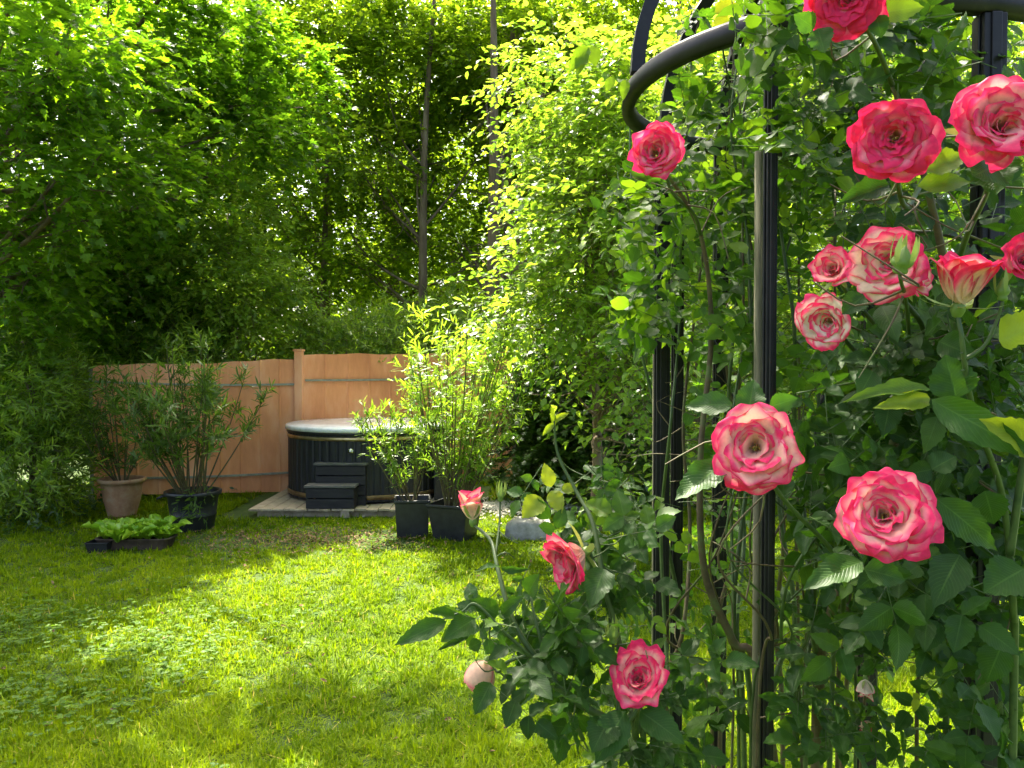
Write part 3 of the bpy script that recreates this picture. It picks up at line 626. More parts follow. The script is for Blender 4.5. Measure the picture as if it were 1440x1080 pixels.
# feathery shrubs behind the fence
for (px, py, d, hh, lab) in ((500, 470, 12.6, 2.2, 'feathery light green shrub showing above the fence behind the tub lid'), (620, 455, 13.4, 2.5, 'feathery shrub behind the right end of the orange fence'), (235, 465, 11.6, 2.3, 'feathery shrub above the left fence panel behind the tall oleander')):
    b = P(px, py, d)
    make_tree('feathery_shrub', (b[0], d, 0), b[2], .035, [(tuple(b-np.array([0, 0, .25])), (1.0, .5, .5)), (tuple(b+np.array([.3, 0, 0])), (.5, .4, .5)), (tuple(b+np.array([-.5, 0, -.1])), (.5, .4, .4))],
              520, 14, .11, T_NAR, 'narrow', lab, cat='shrub', group='feathery shrubs behind the fence', wid=.17, twl=.4, branches=12, whorl=True, splay=.75, tint=(.2, 1), parts=('stem', 'crown', 'branch'), droop=.05)
# mid distance trees with visible trunks
def ground_z(x, y):
    dist = math.hypot(x, y-6); return max(0, dist-14)*.03
def fore(px, d, h, r, B, n, lab, k=9, size=.125, T=T_OV, mat='forest', tint=(.1, .95), lean=(0, 0), wob=.12, br=16, **kw):
    B = [((b[0][0]*(1+1.3/d), b[0][1]+1.3, b[0][2]), b[1]) for b in B]; x = P(px, 500, d)[0]
    return make_tree('forest_tree', (x, d, ground_z(x, d)-.05), h, r, B, int(n*1.05), k, size, T, mat, lab, group='trees behind the fence', tint=tint, lean=lean, wob=wob, branches=br, twl=.6, **kw)
fore(590, 15.0, 9.2, .115, [pb(560, 60, 15, 1.8, 1.4, 1.2), pb(640, 180, 15.6, 1.5, 1.3, .7), pb(520, 200, 14.6, 1.4, 1.2, .8), pb(500, 330, 15, 1.3, 1.2, .7)], 1700, 'slender forest tree with a bare grey trunk above the hot tub', lean=(.25, 0))
fore(695, 14.2, 9.4, .15, [pb(700, 40, 14.6, 1.6, 1.3, 1.2), pb(640, 300, 15.4, 1.4, 1.1, .7), pb(760, 180, 14.8, 1.1, 1.1, .9)], 1500, 'thicker trunk right of the slender one, forking halfway up', lean=(-.05, 0), wob=.05)
fore(716, 15.4, 9.6, .125, [pb(770, 60, 16, 1.6, 1.3, 1.3), pb(820, 250, 15.5, 1.3, 1.2, 1.0)], 1100, 'dark trunk standing close behind the thicker forking trunk', wob=.08)
fore(455, 16.2, 9.8, .085, [pb(440, 70, 15.5, 1.6, 1.4, 1.3), pb(470, -40, 14.5, 1.8, 1.0, .9), pb(400, 230, 15.0, 1.5, 1.2, 1.0), pb(430, 360, 15, 1.3, 1, .7)], 1700, 'thin dark-trunked tree above the orange fence post')
fore(325, 17.2, 10, .11, [pb(320, 120, 16.5, 1.9, 1.4, 1.5), pb(290, -40, 14.5, 2.0, 1.0, .9), pb(330, 300, 16, 1.6, 1.2, 1.0)], 1400, 'dark trunk half hidden behind the maple leaves')
fore(560, 20, 10.5, .10, [pb(560, 150, 20, 2.6, 1.6, 2.0), pb(600, 350, 19, 2.4, 1.4, 1.2)], 1500, 'leaning tree deep in the wood behind the slender trunk', tint=(.4, 1), lean=(-.6, 0))
fore(985, 16.5, 12, .13, [pb(960, -20, 15, 2.2, 1.3, 1.4), pb(820, -40, 15, 1.7, 1.2, 1.1), pb(620, -50, 16, 2.2, 1.2, 1.2)], 1700, 'tall tree whose crown closes the gap above the privet', tint=(.2, 1))
fore(1250, 15.5, 12, .13, [pb(1200, -10, 14, 2.2, 1.3, 1.4), pb(1420, 0, 14, 2.0, 1.2, 1.5), pb(1300, 170, 14, 2.2, 1.2, 1.2)], 2000, 'tall tree rising behind the pavilion ring', tint=(.1, .9))
fore(850, 17, 10.5, .13, [pb(870, 100, 17, 2.2, 1.6, 1.8), pb(900, 330, 16, 2.2, 1.5, 1.3)], 1700, 'leafy tree behind the right-hand hedge', tint=(.3, 1))
# far wood
wm = MB(); n = 25000
px = rng.uniform(-500, 1900, n); d = rng.uniform(23, 36, n); z = rng.uniform(0, 1, n)**.85*17; lo = np.arange(n) < 4500; d[lo] = rng.uniform(18, 27, 4500); z[lo] = rng.uniform(0, 5.0, 4500)
z2 = np.arange(n) >= 13000; d[z2] = rng.uniform(31, 38, z2.sum()); z3 = np.arange(n) >= 21000; d[z3] = rng.uniform(24, 31, z3.sum()); z[z2] = rng.uniform(-.5, 17, z2.sum()); z[z3] = rng.uniform(2.5, 9, z3.sum())
p = np.stack([(px-720)/F*d, d, z], 1); m_ = rng.uniform(0, 1, n) > .25*(z > 9); p = p[m_]; n = len(p)
sprays(wm, wm, p, norm(rng.normal(size=(n, 3))*np.array([1, 1, .4])), rng.uniform(.7, 1.5, n), 9, .25, T_OV, .85, (.2, 1), .3, .7, .8, tw=.02)
for i in range(34):
    d = rng.uniform(19, 32); x = rng.uniform(-.75, .75)*d; wm.tube([(x, d, 0), (x+rng.normal()*.2, d, 5), (x+rng.normal()*.5, d, 12)], [.16, .12, .05], 7, mi=1)
tag(wm.build('woods', ['forest', 'bark'], smooth=False), 'sunlit deciduous wood filling the far background', 'woods', kind='stuff')

# right hedge: light leafy shrub reaching over the lawn edge
make_tree('privet_shrub', (.9, 8.6, 0), 4.2, .06,
          [pb(870, 330, 7.4, .8, .8, .8), pb(800, 440, 7.8, .85, .7, .42), pb(925, 180, 7.6, .8, .8, .8), pb(865, 250, 8.6, .9, .8, 1.0), pb(905, 500, 7.0, .4, .6, .4), pb(905, 620, 7.0, .25, .5, .5), pb(800, 110, 8.4, .6, .6, .5)],
          1800, 11, .09, T_OV, 'hedge', 'tall light green privet arching over the lawn left of the iron pavilion', cat='shrub', wid=.72, twl=.62, branches=34, tint=(.15, 1), parts=('stem', 'crown', 'branch'), droop=.4, flat=1.2)
make_tree('ivy_bush', (.75, 10.6, 0), 2.0, .05,
          [pb(790, 570, 10.4, .8, .6, .8), pb(850, 620, 10.0, .8, .6, .7), pb(740, 640, 10.2, .45, .4, .4), pb(820, 510, 10.6, .9, .6, .4)],
          1400, 10, .085, T_LOB, 'ivy', 'dark ivy-covered bush in the shade under the privet', cat='shrub', wid=.95, twl=.35, branches=12, tint=(0, .7), parts=('stem', 'crown', 'branch'))
for (px, d, lab, tn) in ((1010, 10.8, 'light green shrub seen between the left posts of the pavilion', (.2, 1)), (1180, 11.6, 'light green shrub seen through the middle of the pavilion', (.3, 1)), (1400, 11.2, 'light green shrub behind the right-hand pavilion post', (.2, .9))):
    x = P(px, 500, d)[0]
    make_tree('boundary_shrub', (x, d, 0), 4.5, .06, [((x, d, 3.2), (1.25, 1.0, 1.6)), ((x+.3, d, 5.4), (1.3, 1, 1.2)), ((x-.2, d-.2, 1.5), (1.1, .8, .8))],
              1700, 9, .085, T_OV, 'hedge', lab, cat='shrub', group='shrubs along the far right boundary', wid=.7, twl=.5, branches=14, tint=tn, parts=('stem', 'crown', 'branch'))

# ================================================================ IRON PAVILION
PC = np.array([.71, 1.77]); PR = .45; PH = 2.40
pav = thing('rose_pavilion', (PC[0], PC[1], 0), 'black iron rose pavilion with curved top ring, wrapped in climbing stems', 'pavilion')
an = np.linspace(0, 2*math.pi, 73)
mb = MB(); v = []; hw, hh = .013, .019
for a in an[:-1]:
    for r_, z_ in ((-hw, -hh), (hw, -hh), (hw*1.0, hh*.6), (hw*.5, hh), (-hw*.5, hh), (-hw, hh*.6)): v.append((PC[0]+(PR+r_)*math.cos(a), PC[1]+(PR+r_)*math.sin(a), PH+z_))
mb.add(v, [(i*6+j, i*6+(j+1) % 6, ((i+1) % 72)*6+(j+1) % 6, ((i+1) % 72)*6+j) for i in range(72) for j in range(6)]); mb.build('top_ring', 'iron', pav)
def ipost(px, d, r=.017, top=PH-.02, tz=0):
    x = (px-720)/F*d; mb = MB(); mb.tube([(x, d, 0), (x, d, top)], r, square=True)
    # fluted face: a raised strip down the middle of each side
    mb.box(x-r*.45, x+r*.45, d-r-.004, d-r-.0005, 0, top); mb.box(x-r-.004, x-r-.0005, d-r*.45, d+r*.45, 0, top)
    mb.build('post', 'iron', pav, smooth=False, bevel=.002); return x, d
posts = [(931, 2.10, .018), (953, 2.2, .014), (1013, 2.2, .017), (1082, 1.41, .0095), (1222, 2.14, .022), (1385, 1.335, .019)]
PX = [ipost(a, d, r, PH-.02 if a not in (953,) else 2.3) for a, d, r in posts]
apex = np.array([PC[0], PC[1], 3.05])
for (x, y) in [(P(890, 120, 1.7)[0], 1.7), PX[0], PX[2], PX[3], PX[4], PX[5]]:
    a = math.atan2(y-PC[1], x-PC[0]); s = np.linspace(0, 1, 14)
    pts = np.stack([PC[0]+PR*np.cos(s*1.5)*math.cos(a), PC[1]+PR*np.cos(s*1.5)*math.sin(a), PH+.02+.42*np.sin(s*1.5)], 1)
    mb = MB(); mb.tube(pts, .014, square=True); mb.build('dome_rib', 'iron', pav, smooth=False)
for z in (.25,):
    mb = MB(); mb.tube(np.stack([PC[0]+PR*np.cos(an), PC[1]+PR*np.sin(an), np.full(73, z)], 1), .006, 6, cap=False)
    mb.build('collar_ring', 'iron', pav)
def scroll(pxs, r=.006):
    pts = np.array([P(*q) for q in pxs]); n = len(pts); t = np.linspace(0, n-1, (n-1)*7+1)
    # Catmull-Rom through the points
    out = []
    for tt in t:
        i = min(int(tt), n-2); f = tt-i; p0, p1, p2, p3 = pts[max(i-1, 0)], pts[i], pts[i+1], pts[min(i+2, n-1)]
        out.append(.5*((2*p1)+(-p0+p2)*f+(2*p0-5*p1+4*p2-p3)*f*f+(-p0+3*p1-3*p2+p3)*f**3))
    mb = MB(); mb.tube(out, r, 6); mb.build('scroll', 'iron', pav)
def cr(pts, k=6):
    pts = np.array(pts, float); n = len(pts); out = []
    for tt in np.linspace(0, n-1, (n-1)*k+1):
        i = min(int(tt), n-2); f = tt-i; p0, p1, p2, p3 = pts[max(i-1, 0)], pts[i], pts[i+1], pts[min(i+2, n-1)]
        out.append(.5*((2*p1)+(-p0+p2)*f+(2*p0-5*p1+4*p2-p3)*f*f+(-p0+3*p1-3*p2+p3)*f**3))
    return np.array(out)
scroll([(1385, 15, 1.36), (1345, 12, 1.4), (1298, 8, 1.45), (1311, 44, 1.45), (1308, 75, 1.45), (1290, 105, 1.45), (1262, 140, 1.46), (1240, 190, 1.5)], .005)
scroll([(1222, 480, 2.1), (1185, 510, 1.9), (1162, 550, 1.85), (1150, 590, 1.82), (1150, 640, 1.82), (1150, 700, 1.82), (1160, 725, 1.84), (1178, 745, 1.86), (1222, 770, 2.1)], .0075)
scroll([(1232, 840, 2.12), (1250, 836, 2.1), (1258, 822, 2.1), (1250, 812, 2.1), (1240, 818, 2.1), (1232, 800, 2.12), (1224, 770, 2.13)], .009)
scroll([(1013, 470, 2.18), (1000, 466, 2.16), (998, 476, 2.16), (1004, 482, 2.16), (1013, 500, 2.17), (1030, 560, 2.18), (1045, 600, 2.18)], .006)
scroll([(1222, 328, 2.1), (1270, 326, 1.9), (1320, 328, 1.6), (1385, 345, 1.36)], .005)
scroll([(1082, 213, 1.43), (1105, 215, 1.5), (1130, 216, 1.6)], .007)
# wooden stake tied beside one post; the thin pole imitates a post's reflective edge
x, y, z = P(1067, 213, 1.47)
mb = MB(); mb.tube([(x, y, -.1), (x+.002, y, 1.0), (x, y, z)], .0075, 10); tag(mb.build('pale_pole', 'stake', loc=(x, y, 0)), 'pale weathered wooden stake tied beside the pavilion post with the big open rose', 'stake', 'stakes beside the posts')
x, y, z = P(921, 490, 2.15)
mb = MB(); mb.tube([(x, y, -.1), (x, y, 1.0), (x, y, z)], .006, 8); tag(mb.build('pale_pole', 'stake', loc=(x, y, 0)), 'thin pale pole imitating the reflective edge of the leftmost twin posts of the pavilion', 'stake', 'stakes beside the posts')

# ================================================================ ROSES
CREAM = np.array([.90, .70, .45]); PEACH = np.array([.93, .52, .38]); PINK = np.array([.95, .25, .34]); RED = np.array([.93, .030, .150]); WHITE = np.array([.88, .82, .66]); DEEP = np.array([.52, .004, .02])
def face(nrm_, roll=0):
    z = norm(np.array(nrm_, float)); x = norm(np.cross([0, 0, 1.], z)+np.array([1e-6, 0, 0])); y = np.cross(z, x)
    c, s = math.cos(roll), math.sin(roll); return np.stack([x*c+y*s, -x*s+y*c, z], 1)
def rose(parent, cen, dia, facing, seed, npet=30, openness=1.0, red=.5, base=PEACH, roll=0, squash=1, label=None, sep=True, stamens=True, name='bloom', rimw=1.0, cup=1.0, heart=0):
    r = np.random.default_rng(seed); Rm = face(facing, roll); Rr = dia/2; mb = MB()
    nu, nv = 15, 12; hofs = r.normal(size=2)*.13; hph = r.uniform(0, 6.28); ham = r.uniform(6, 18)
    us = np.linspace(-1, 1, nu); vs_ = np.linspace(0, 1, nv)
    for i in range(heart, npet):
        redp = min(1, max(0, red+r.normal()*.13))
        t = i/(npet-1)                       # 0 heart .. 1 outermost
        az = i*2.39996+r.normal()*.22
        L = Rr*(.44+.74*min(1, t/.8)**.9)*r.uniform(.95, 1.05)
        Wd = Rr*(.38+.24*t**.7)*r.uniform(.88, 1.12)
        hx_, hy_ = hofs*(1-t)**2*Rr
        th0 = R(4+24*t)*openness
        th1 = (R(10)+R(92)*t**.95)*openness+R(r.normal()*9+ham*math.cos(az-hph)*(1-t))
        z0 = -Rr*.10*t; r0_ = Rr*(.03+.10*t)
        # profile
        ang = th0+(th1-th0)*vs_**1.15
        curl = R(r.uniform(0, 40))*(.25+.75*t)*openness**1.5
        ang = ang+curl*np.clip((vs_-.72)/.28, 0, 1)**1.6
        ds = L/(nv-1); rad = r0_+np.concatenate([[0], np.cumsum(np.sin(ang[:-1])*ds)]); zz = z0+np.concatenate([[0], np.cumsum(np.cos(ang[:-1])*ds)])
        wv = Wd*(np.sin(np.clip(vs_, 0, 1)*math.pi*.56)**.62)*np.sqrt(np.clip(1-(np.clip(vs_-.55, 0, 1)/.475)**3.6, .0, 1))
        notch = r.uniform(-.10, .10); lob = r.uniform(-.12, .12); phz = r.uniform(0, 6.28, 3); rf = r.uniform(.03, .07)
        wrap = np.maximum(rad*1.0, Rr*(.15+2.6*t**1.8*openness**2+.2*t))/cup
        V_ = np.zeros((nv, nu, 3)); C_ = np.zeros((nv, nu, 3))
        for a_ in range(nv):
            u = us; v = vs_[a_]
            phi = u*wv[a_]/wrap[a_]
            tip = notch*(np.cos(u*math.pi*1.0))*v**4*L+.02*L*v**6*(1-u*u)
            rr2 = rad[a_]+tip*math.sin(ang[a_]); zc = zz[a_]+tip*math.cos(ang[a_])
            # wrapped around the bloom axis
            xr = rr2-wrap[a_]*(1-np.cos(phi)); yt = wrap[a_]*np.sin(phi)
            ed = np.clip((np.abs(u)-.55)/.45, 0, 1)**2*v
            ruff = rf*Rr*v**2*(np.sin(u*2.6+phz[0])+.30*np.sin(u*6+phz[1])*abs(u)+.8*lob*u*4)*1.0
            # rolled edge goes back and outwards
            xr = xr+ed*Rr*.05*math.cos(ang[a_])+ruff*math.cos(ang[a_]); zc = zc-ed*Rr*.05*(t+.2)+ruff*math.sin(ang[a_])*1.1
            V_[a_] = np.stack([xr, yt, zc], 1)
            e = np.maximum(np.abs(u)**2.8*min(1, v*1.5), v**3.4)*.75+.35*v**2.2*np.abs(u)**1.5+.05*np.sin(u*7+phz[2])*v
            e = np.clip((e-(.56-.44*redp)/rimw)/(.30), 0, 1)[:, None]
            b_ = base+(CREAM-base)*(.5*(1-v))+(PINK-base)*(.45*redp)*v
            c1 = b_*(1-np.clip(e*1.6, 0, 1))+PINK*np.clip(e*1.6, 0, 1)
            C_[a_] = c1*(1-np.clip(e*1.5-.35, 0, 1))+(RED*(1-.35*t*red)+DEEP*.35*t*red)*np.clip(e*1.5-.35, 0, 1)
        ca, sa = math.cos(az), math.sin(az)
        X_ = V_[..., 0]*ca-V_[..., 1]*sa; Y_ = V_[..., 0]*sa+V_[..., 1]*ca
        W_ = np.stack([X_+hx_, (Y_+hy_)*squash, V_[..., 2]-Rr*.35], -1).reshape(-1, 3)@Rm.T+cen
        mb.add(W_, [(a_*nu+b, a_*nu+b+1, (a_+1)*nu+b+1, (a_+1)*nu+b) for a_ in range(nv-1) for b in range(nu-1)], col=C_.reshape(-1, 3))
    o = mb.build(name, 'petal', parent, loc=tuple(cen))
    if label: o['label'] = label
    back = cen-Rm[:, 2]*Rr*.48
    if stamens:
        sm = MB(); ns = 26; a = r.uniform(0, 6.28, ns); q = r.uniform(0, .06, ns)*dia
        A_ = np.stack([q*np.cos(a)*.5, q*np.sin(a)*.5, np.full(ns, -Rr*.30)], 1)@Rm.T+cen; B2 = np.stack([q*np.cos(a)*1.2, q*np.sin(a)*1.2, Rr*(.02+.10*r.uniform(size=ns))], 1)@Rm.T+cen
        sticks(sm, A_, B2, .0012); sm.inst(To, B2, np.tile([0, 0, 1.], (ns, 1)), np.tile([0, 1., 0], (ns, 1)), .0022, .0022, .5); sm.build('stamens', 'stamen', o, loc=tuple(cen))
    if sep:
        cm_ = MB(); prof = [(0.0008, -.30), (.10, -.26), (.16, -.12), (.15, 0), (.12, .05)]
        k = 14; v = []
        for rr3, z3 in prof:
            a = np.arange(k)*2*math.pi/k; v.append(np.stack([rr3*Rr*np.cos(a), rr3*Rr*np.sin(a), np.full(k, z3*Rr)], 1)@Rm.T+back)
        cm_.add(np.concatenate(v), [(i*k+j, i*k+(j+1) % k, (i+1)*k+(j+1) % k, (i+1)*k+j) for i in range(4) for j in range(k)])
        a = np.arange(5)*1.2566+r.uniform(0, 1); tilt = -.15 if openness > .5 else .9
        ax = np.stack([np.cos(a), np.sin(a), np.full(5, tilt)], 1)@Rm.T; nr = np.stack([np.cos(a)*.2, np.sin(a)*.2, np.full(5, -1.)], 1)@Rm.T
        cm_.inst(T_NAR[1], np.tile(back, (5, 1)), ax, nr, Rr*r.uniform(.8, 1.1, 5), Rr*.20, r.uniform(.3, 1, 5)); cm_.build('calyx', 'sepal', o, loc=tuple(cen))
    return o, back-Rm[:, 2]*Rr*.2
def rosebud(parent, cen, dia, L, axis, seed, col=None, name='bud', label=None):
    r = np.random.default_rng(seed); Rm = face(axis, r.uniform(0, 6)); mb = MB(); k = 16
    prof = [(.05, -.5), (.30, -.42), (.34, -.30), (.28, -.18), (.42, -.05), (.50, .10), (.44, .28), (.26, .55), (.10, .8), (.01, .95)]
    v = []
    for i, (a_, z_) in enumerate(prof):
        a = np.arange(k)*2*math.pi/k; rr = a_*dia*(1+.06*np.cos(a*5)*(i > 3)); v.append(np.stack([rr*np.cos(a+i*.08), rr*np.sin(a+i*.08), np.full(k, z_*L*.6)], 1)@Rm.T+cen)
    mb.add(np.concatenate(v), [(i*k+j, i*k+(j+1) % k, (i+1)*k+(j+1) % k, (i+1)*k+j) for i in range(9) for j in range(k)], tint=.45)
    a = np.arange(5)*1.2566; b = np.stack([.42*dia*np.cos(a), .42*dia*np.sin(a), np.full(5, -.05*L)], 1)@Rm.T+cen
    ax = np.stack([np.cos(a)*.35, np.sin(a)*.35, np.ones(5)], 1)@Rm.T; nr = np.stack([np.cos(a), np.sin(a), np.zeros(5)], 1)@Rm.T
    mb.inst(T_NAR[1], b, ax, nr, L*.9, dia*.3, r.uniform(.5, 1, 5))
    o = mb.build(name, 'sepal', parent, loc=tuple(cen))
    if label: o['label'] = label
    return o, cen-Rm[:, 2]*L*.3

def globe_bud(parent, cen, dia, L, axis, seed, label):
    r = np.random.default_rng(seed); Rm = face(axis, .6); mb = MB(); nu, nv = 15, 14
    for i in range(9):
        az = i*2.39996+r.normal()*.2; k = (.80+.025*i); V_ = []; C_ = []
        loose = .0 if i < 6 else r.uniform(.05, .28)
        top = r.uniform(.86, .97) if i < 6 else r.uniform(.62, .86)
        for a in range(nv):
            v = a/(nv-1); pol = math.pi*(1-v*top*.93)
            for b in range(nu):
                u = b/(nu-1)*2-1; half = 1.15*min(1, .3+v*2)*math.sqrt(max(.03, 1-max(0, (v-.6)/.42)**3)); ph = az+u*half
                rr = dia*.5*k*(1+loose*v*v*v+.03*math.sin(u*3+i)); q = math.sin(pol)
                V_.append((rr*q*math.cos(ph)+loose*dia*.3*v**3*math.cos(az), rr*q*math.sin(ph)+loose*dia*.3*v**3*math.sin(az), math.cos(pol)*L*.5*k))
                e = min(1, max(0, (max(abs(u)**4, v**5)-.45)/.5)); c = CREAM*.45+PEACH*.55; c = c+(CREAM-c)*(1-v)*.6; C_.append(c*(1-e)+(PINK*.6+RED*.4)*e)
        mb.add(np.array(V_)@Rm.T+cen, [(a*nu+b, a*nu+b+1, (a+1)*nu+b+1, (a+1)*nu+b) for a in range(nv-1) for b in range(nu-1)], col=np.array(C_))
    o = mb.build('bloom', 'petal', parent, loc=tuple(cen)); o['label'] = label
    cm_ = MB(); base = cen-Rm[:, 2]*L*.44; a = np.arange(5)*1.2566
    ax = np.stack([np.cos(a), np.sin(a), np.full(5, -.1)], 1)@Rm.T; nr = np.tile(-Rm[:, 2], (5, 1))
    cm_.inst(T_NAR[0], np.tile(base, (5, 1)), ax, nr, dia*.6, dia*.16, r.uniform(.3, 1, 5)); cm_.tube([base+Rm[:, 2]*.004, base-Rm[:, 2]*.006, base-Rm[:, 2]*.011], [.006, .0055, .002], 8)
    cm_.build('calyx', 'sepal', o, loc=tuple(cen)); return o, base-Rm[:, 2]*.010
def toward(px, py, d, up=0, side=0): 
    p = P(px, py, d); v = norm(CAM-p); return v+np.array([side, 0, up])

def place_leaf(mb, p0, p1, wid, tint, T=None, roll=0.0, nrm_=None):
    p0 = np.array(p0); p1 = np.array(p1); ax = p1-p0; L = np.linalg.norm(ax); vw = norm(CAM-(p0+p1)/2)
    n_ = vw+np.array([0, 0, .35]) if nrm_ is None else np.array(nrm_)
    x = norm(np.cross(ax, n_)); n_ = norm(np.cross(x, norm(ax)))*math.cos(roll)+x*math.sin(roll)
    mb.inst(T or T_FINE[0], p0[None], ax[None], n_[None], np.array([L]), np.array([wid]), np.array([tint]))
def compound(mb, stems, p, d, n_, size, tint, T, nl=5, wid=.62, r=rng):
    """pinnate leaves: p base, d direction, n_ normal, per row"""
    n = len(p); d = norm(d); s = norm(np.cross(d, n_)); n_ = norm(np.cross(s, d)); L = size*2.6
    e = p+d*L[:, None]-n_*(L*.12)[:, None]
    if stems is not None: sticks(stems, p, e, .0022)
    def put(at, ax, sz):
        ti = r.integers(0, len(T), n); tt = np.clip(tint+r.normal(size=n)*.06, 0, 1); nn = norm(n_+r.normal(size=(n, 3))*.22)
        for q in range(len(T)):
            m_ = ti == q; mb.inst(T[q], at[m_], ax[m_], nn[m_], sz[m_], sz[m_]*wid*r.uniform(.9, 1.15, m_.sum()), tt[m_])
    put(e, d+r.normal(size=(n, 3))*.1, size*1.15)
    for j in range(nl//2):
        t = .82-.40*j
        at = p*(1-t)+e*t
        for sd in (1, -1): put(at, s*sd+d*.45+r.normal(size=(n, 3))*.12, size*(1-.14*j)*r.uniform(.85, 1.1, n))

# ---- large-flowered climbing rose on and in front of the pavilion
cr_ = thing('climbing_rose', (.95, 1.35, 0), 'climbing rose with red-edged cream blooms covering the right side of the pavilion', 'rose')
canes = []
def cane(parent, pts, r0, r1, mat='cane', k=7, thorns=0, name='cane'):
    c = cr(pts, 7); mb = MB(); mb.tube(c, np.linspace(r0, r1, len(c)), k, cap=True)
    for i in range(thorns):
        j = rng.integers(1, len(c)-1); d = norm(rng.normal(size=3)); sticks(mb, c[j][None], (c[j]+d*(r0*1.2+.006))[None], .003)
    mb.build(name, mat, parent); canes.append(c); return c
BL = [ # px, py, d, dia, (side, up), openness, red, base, seed, npet, label
    (1188, -2, .98, .102, (-.05, -.10), 1.0, 1.0, PINK, 11, 40, 'deep red bloom cut by the top edge of the picture'),
    (1256, 198, .95, .106, (-.12, .05), 1.0, .68, PINK, 12, 44, 'bright red bloom with a few pale petals'),
    (1399, 172, .93, .112, (.35, .35), .95, .32, PEACH*.6+PINK*.4, 13, 42, 'pale pink bloom at the right edge under the iron post'),
    (1250, 372, 1.02, .108, (-.45, .25), .9, .22, CREAM, 14, 42, 'cream and peach bloom with thin red petal rims'),
    (1160, 452, 1.08, .088, (-.5, -.30), .95, .18, WHITE, 15, 30, 'small white bloom with pink rims facing left'),
    (1440, 366, 1.0, .075, (.4, .2), .8, .8, PINK, 17, 26, 'red bloom cut by the right edge of the picture'),
    (1063, 632, .93, .108, (-.05, .08), 1.05, .26, PEACH, 19, 42, 'large open pink-edged bloom before the pavilion post'),
    (1249, 726, .90, .112, (.02, .15), 1.0, .34, PEACH, 20, 50, 'largest full bloom, peach with crimson edges'),
    (925, 214, 1.30, .100, (-.15, .25), .9, .5, PINK*.6+PEACH*.4, 21, 32, 'pink bloom just below the curve of the iron ring'),
]
ends = []
for (px, py, d, dia, (sd, up), op, red, base, seed, npet, lab) in BL:
    c = P(px, py, d); dia *= .90; fc = norm(CAM-c)+np.array([sd, 0, up])
    o, bk = rose(cr_, c, dia, fc, seed, npet, op, red, base, roll=seed, label=lab, heart={19: 8, 20: 5, 21: 5, 12: 3, 13: 3}.get(seed, 1)); ends.append((bk, norm(fc)))
# half-hidden blooms behind the cream one
c = P(1172, 380, 1.10); o, bk = rose(cr_, c, .070, np.array([-.6, -.7, .3]), 31, 20, .75, .3, PEACH, label='small half-open bloom behind the cream one'); ends.append((bk, norm(np.array([-.6, -.7, .3]))))
c = P(1285, 392, 1.10); o, bk = rose(cr_, c, .062, np.array([.5, -.7, .1]), 32, 14, .8, .2, CREAM, label='faded bloom tucked behind the cream one'); ends.append((bk, norm(np.array([.5, -.7, .1]))))
# side view half open bloom
c = P(1353, 400, .98); o, bk = rose(cr_, c, .108, np.array([.05, -.20, 1.0]), 33, 24, .55, .55, CREAM*.4+PEACH*.6, label='half-open pink bloom seen from the side above pointed sepals', cup=1.25); ends.append((bk, norm(np.array([.05, -.2, 1.0]))))
o, b1 = rosebud(cr_, P(1410, 412, .97), .017, .034, (0, 0, 1.), 41, label='closed green bud beside the half-open bloom')
o, b2 = rosebud(cr_, P(1268, 372, .945), .026, .040, (.1, -.25, 1.), 42, label='pale yellow-green bud in front of the cream bloom')
# spent petals low down
c = P(1217, 966, 1.5); o, _ = rose(cr_, c, .06, np.array([-.2, -.5, -.8]), 34, 7, .35, 0, WHITE, label='spent white bloom hanging low on the cane', stamens=False)
c = P(1222, 1020, 1.5); o, _ = rose(cr_, c, .045, np.array([-.8, -.5, -.1]), 35, 6, .4, .1, WHITE, label='withered pink and white petals near the bottom', stamens=False)

# main canes
def gpt(px, d): return np.array([(px-720)/F*d, d, 0])
cane(cr_, [gpt(1150, 1.65), P(1150, 1000, 1.6), P(1165, 880, 1.55), P(1190, 810, 1.5), P(1215, 700, 1.45), P(1290, 560, 1.3), P(1330, 420, 1.25), P(1300, 250, 1.2), P(1255, 120, 1.2)], .014, .004, thorns=10)
cane(cr_, [gpt(1170, 1.6), P(1080, 1010, 1.5), P(1030, 900, 1.5), P(990, 800, 1.5), P(985, 640, 1.5), P(1000, 470, 1.5), P(985, 330, 1.45), P(935, 240, 1.38)], .010, .003, thorns=8)
cane(cr_, [gpt(1430, 1.3), P(1425, 1000, 1.2), P(1425, 860, 1.15), P(1410, 700, 1.1), P(1372, 590, 1.02), P(1358, 520, .99), P(1352, 470, .98), ends[11][0]], .0065, .0022, 'stem', thorns=14)
cane(cr_, [P(1357, 505, .985), P(1385, 485, .98), P(1402, 450, .975), b1], .0026, .0018, 'stem', name='flower_stalk')
cane(cr_, [P(1420, 780, 1.12), P(1440, 640, 1.1), P(1460, 480, 1.1), P(1450, 400, 1.04)], .006, .0028, 'stem')
cane(cr_, [gpt(1340, 1.6), P(1330, 1000, 1.45), P(1320, 880, 1.35), P(1265, 800, 1.1), ends[7][0]], .0065, .0026, 'stem', thorns=10)
cane(cr_, [gpt(1160, 1.6), P(1170, 960, 1.5), P(1185, 860, 1.35), P(1180, 790, 1.2), P(1100, 700, 1.05), ends[6][0]], .006, .0024, 'stem', thorns=8)
cane(cr_, [P(1290, 560, 1.3), P(1300, 470, 1.2), P(1270, 420, 1.08), ends[3][0]], .005, .003, 'stem', name='flower_stalk')
cane(cr_, [P(1282, 520, 1.25), P(1275, 430, 1.05), P(1268, 400, .96), b2], .003, .002, 'stem', name='flower_stalk')
cane(cr_, [P(1290, 560, 1.3), P(1230, 520, 1.2), P(1190, 480, 1.14), ends[4][0]], .004, .0026, 'stem', name='flower_stalk')
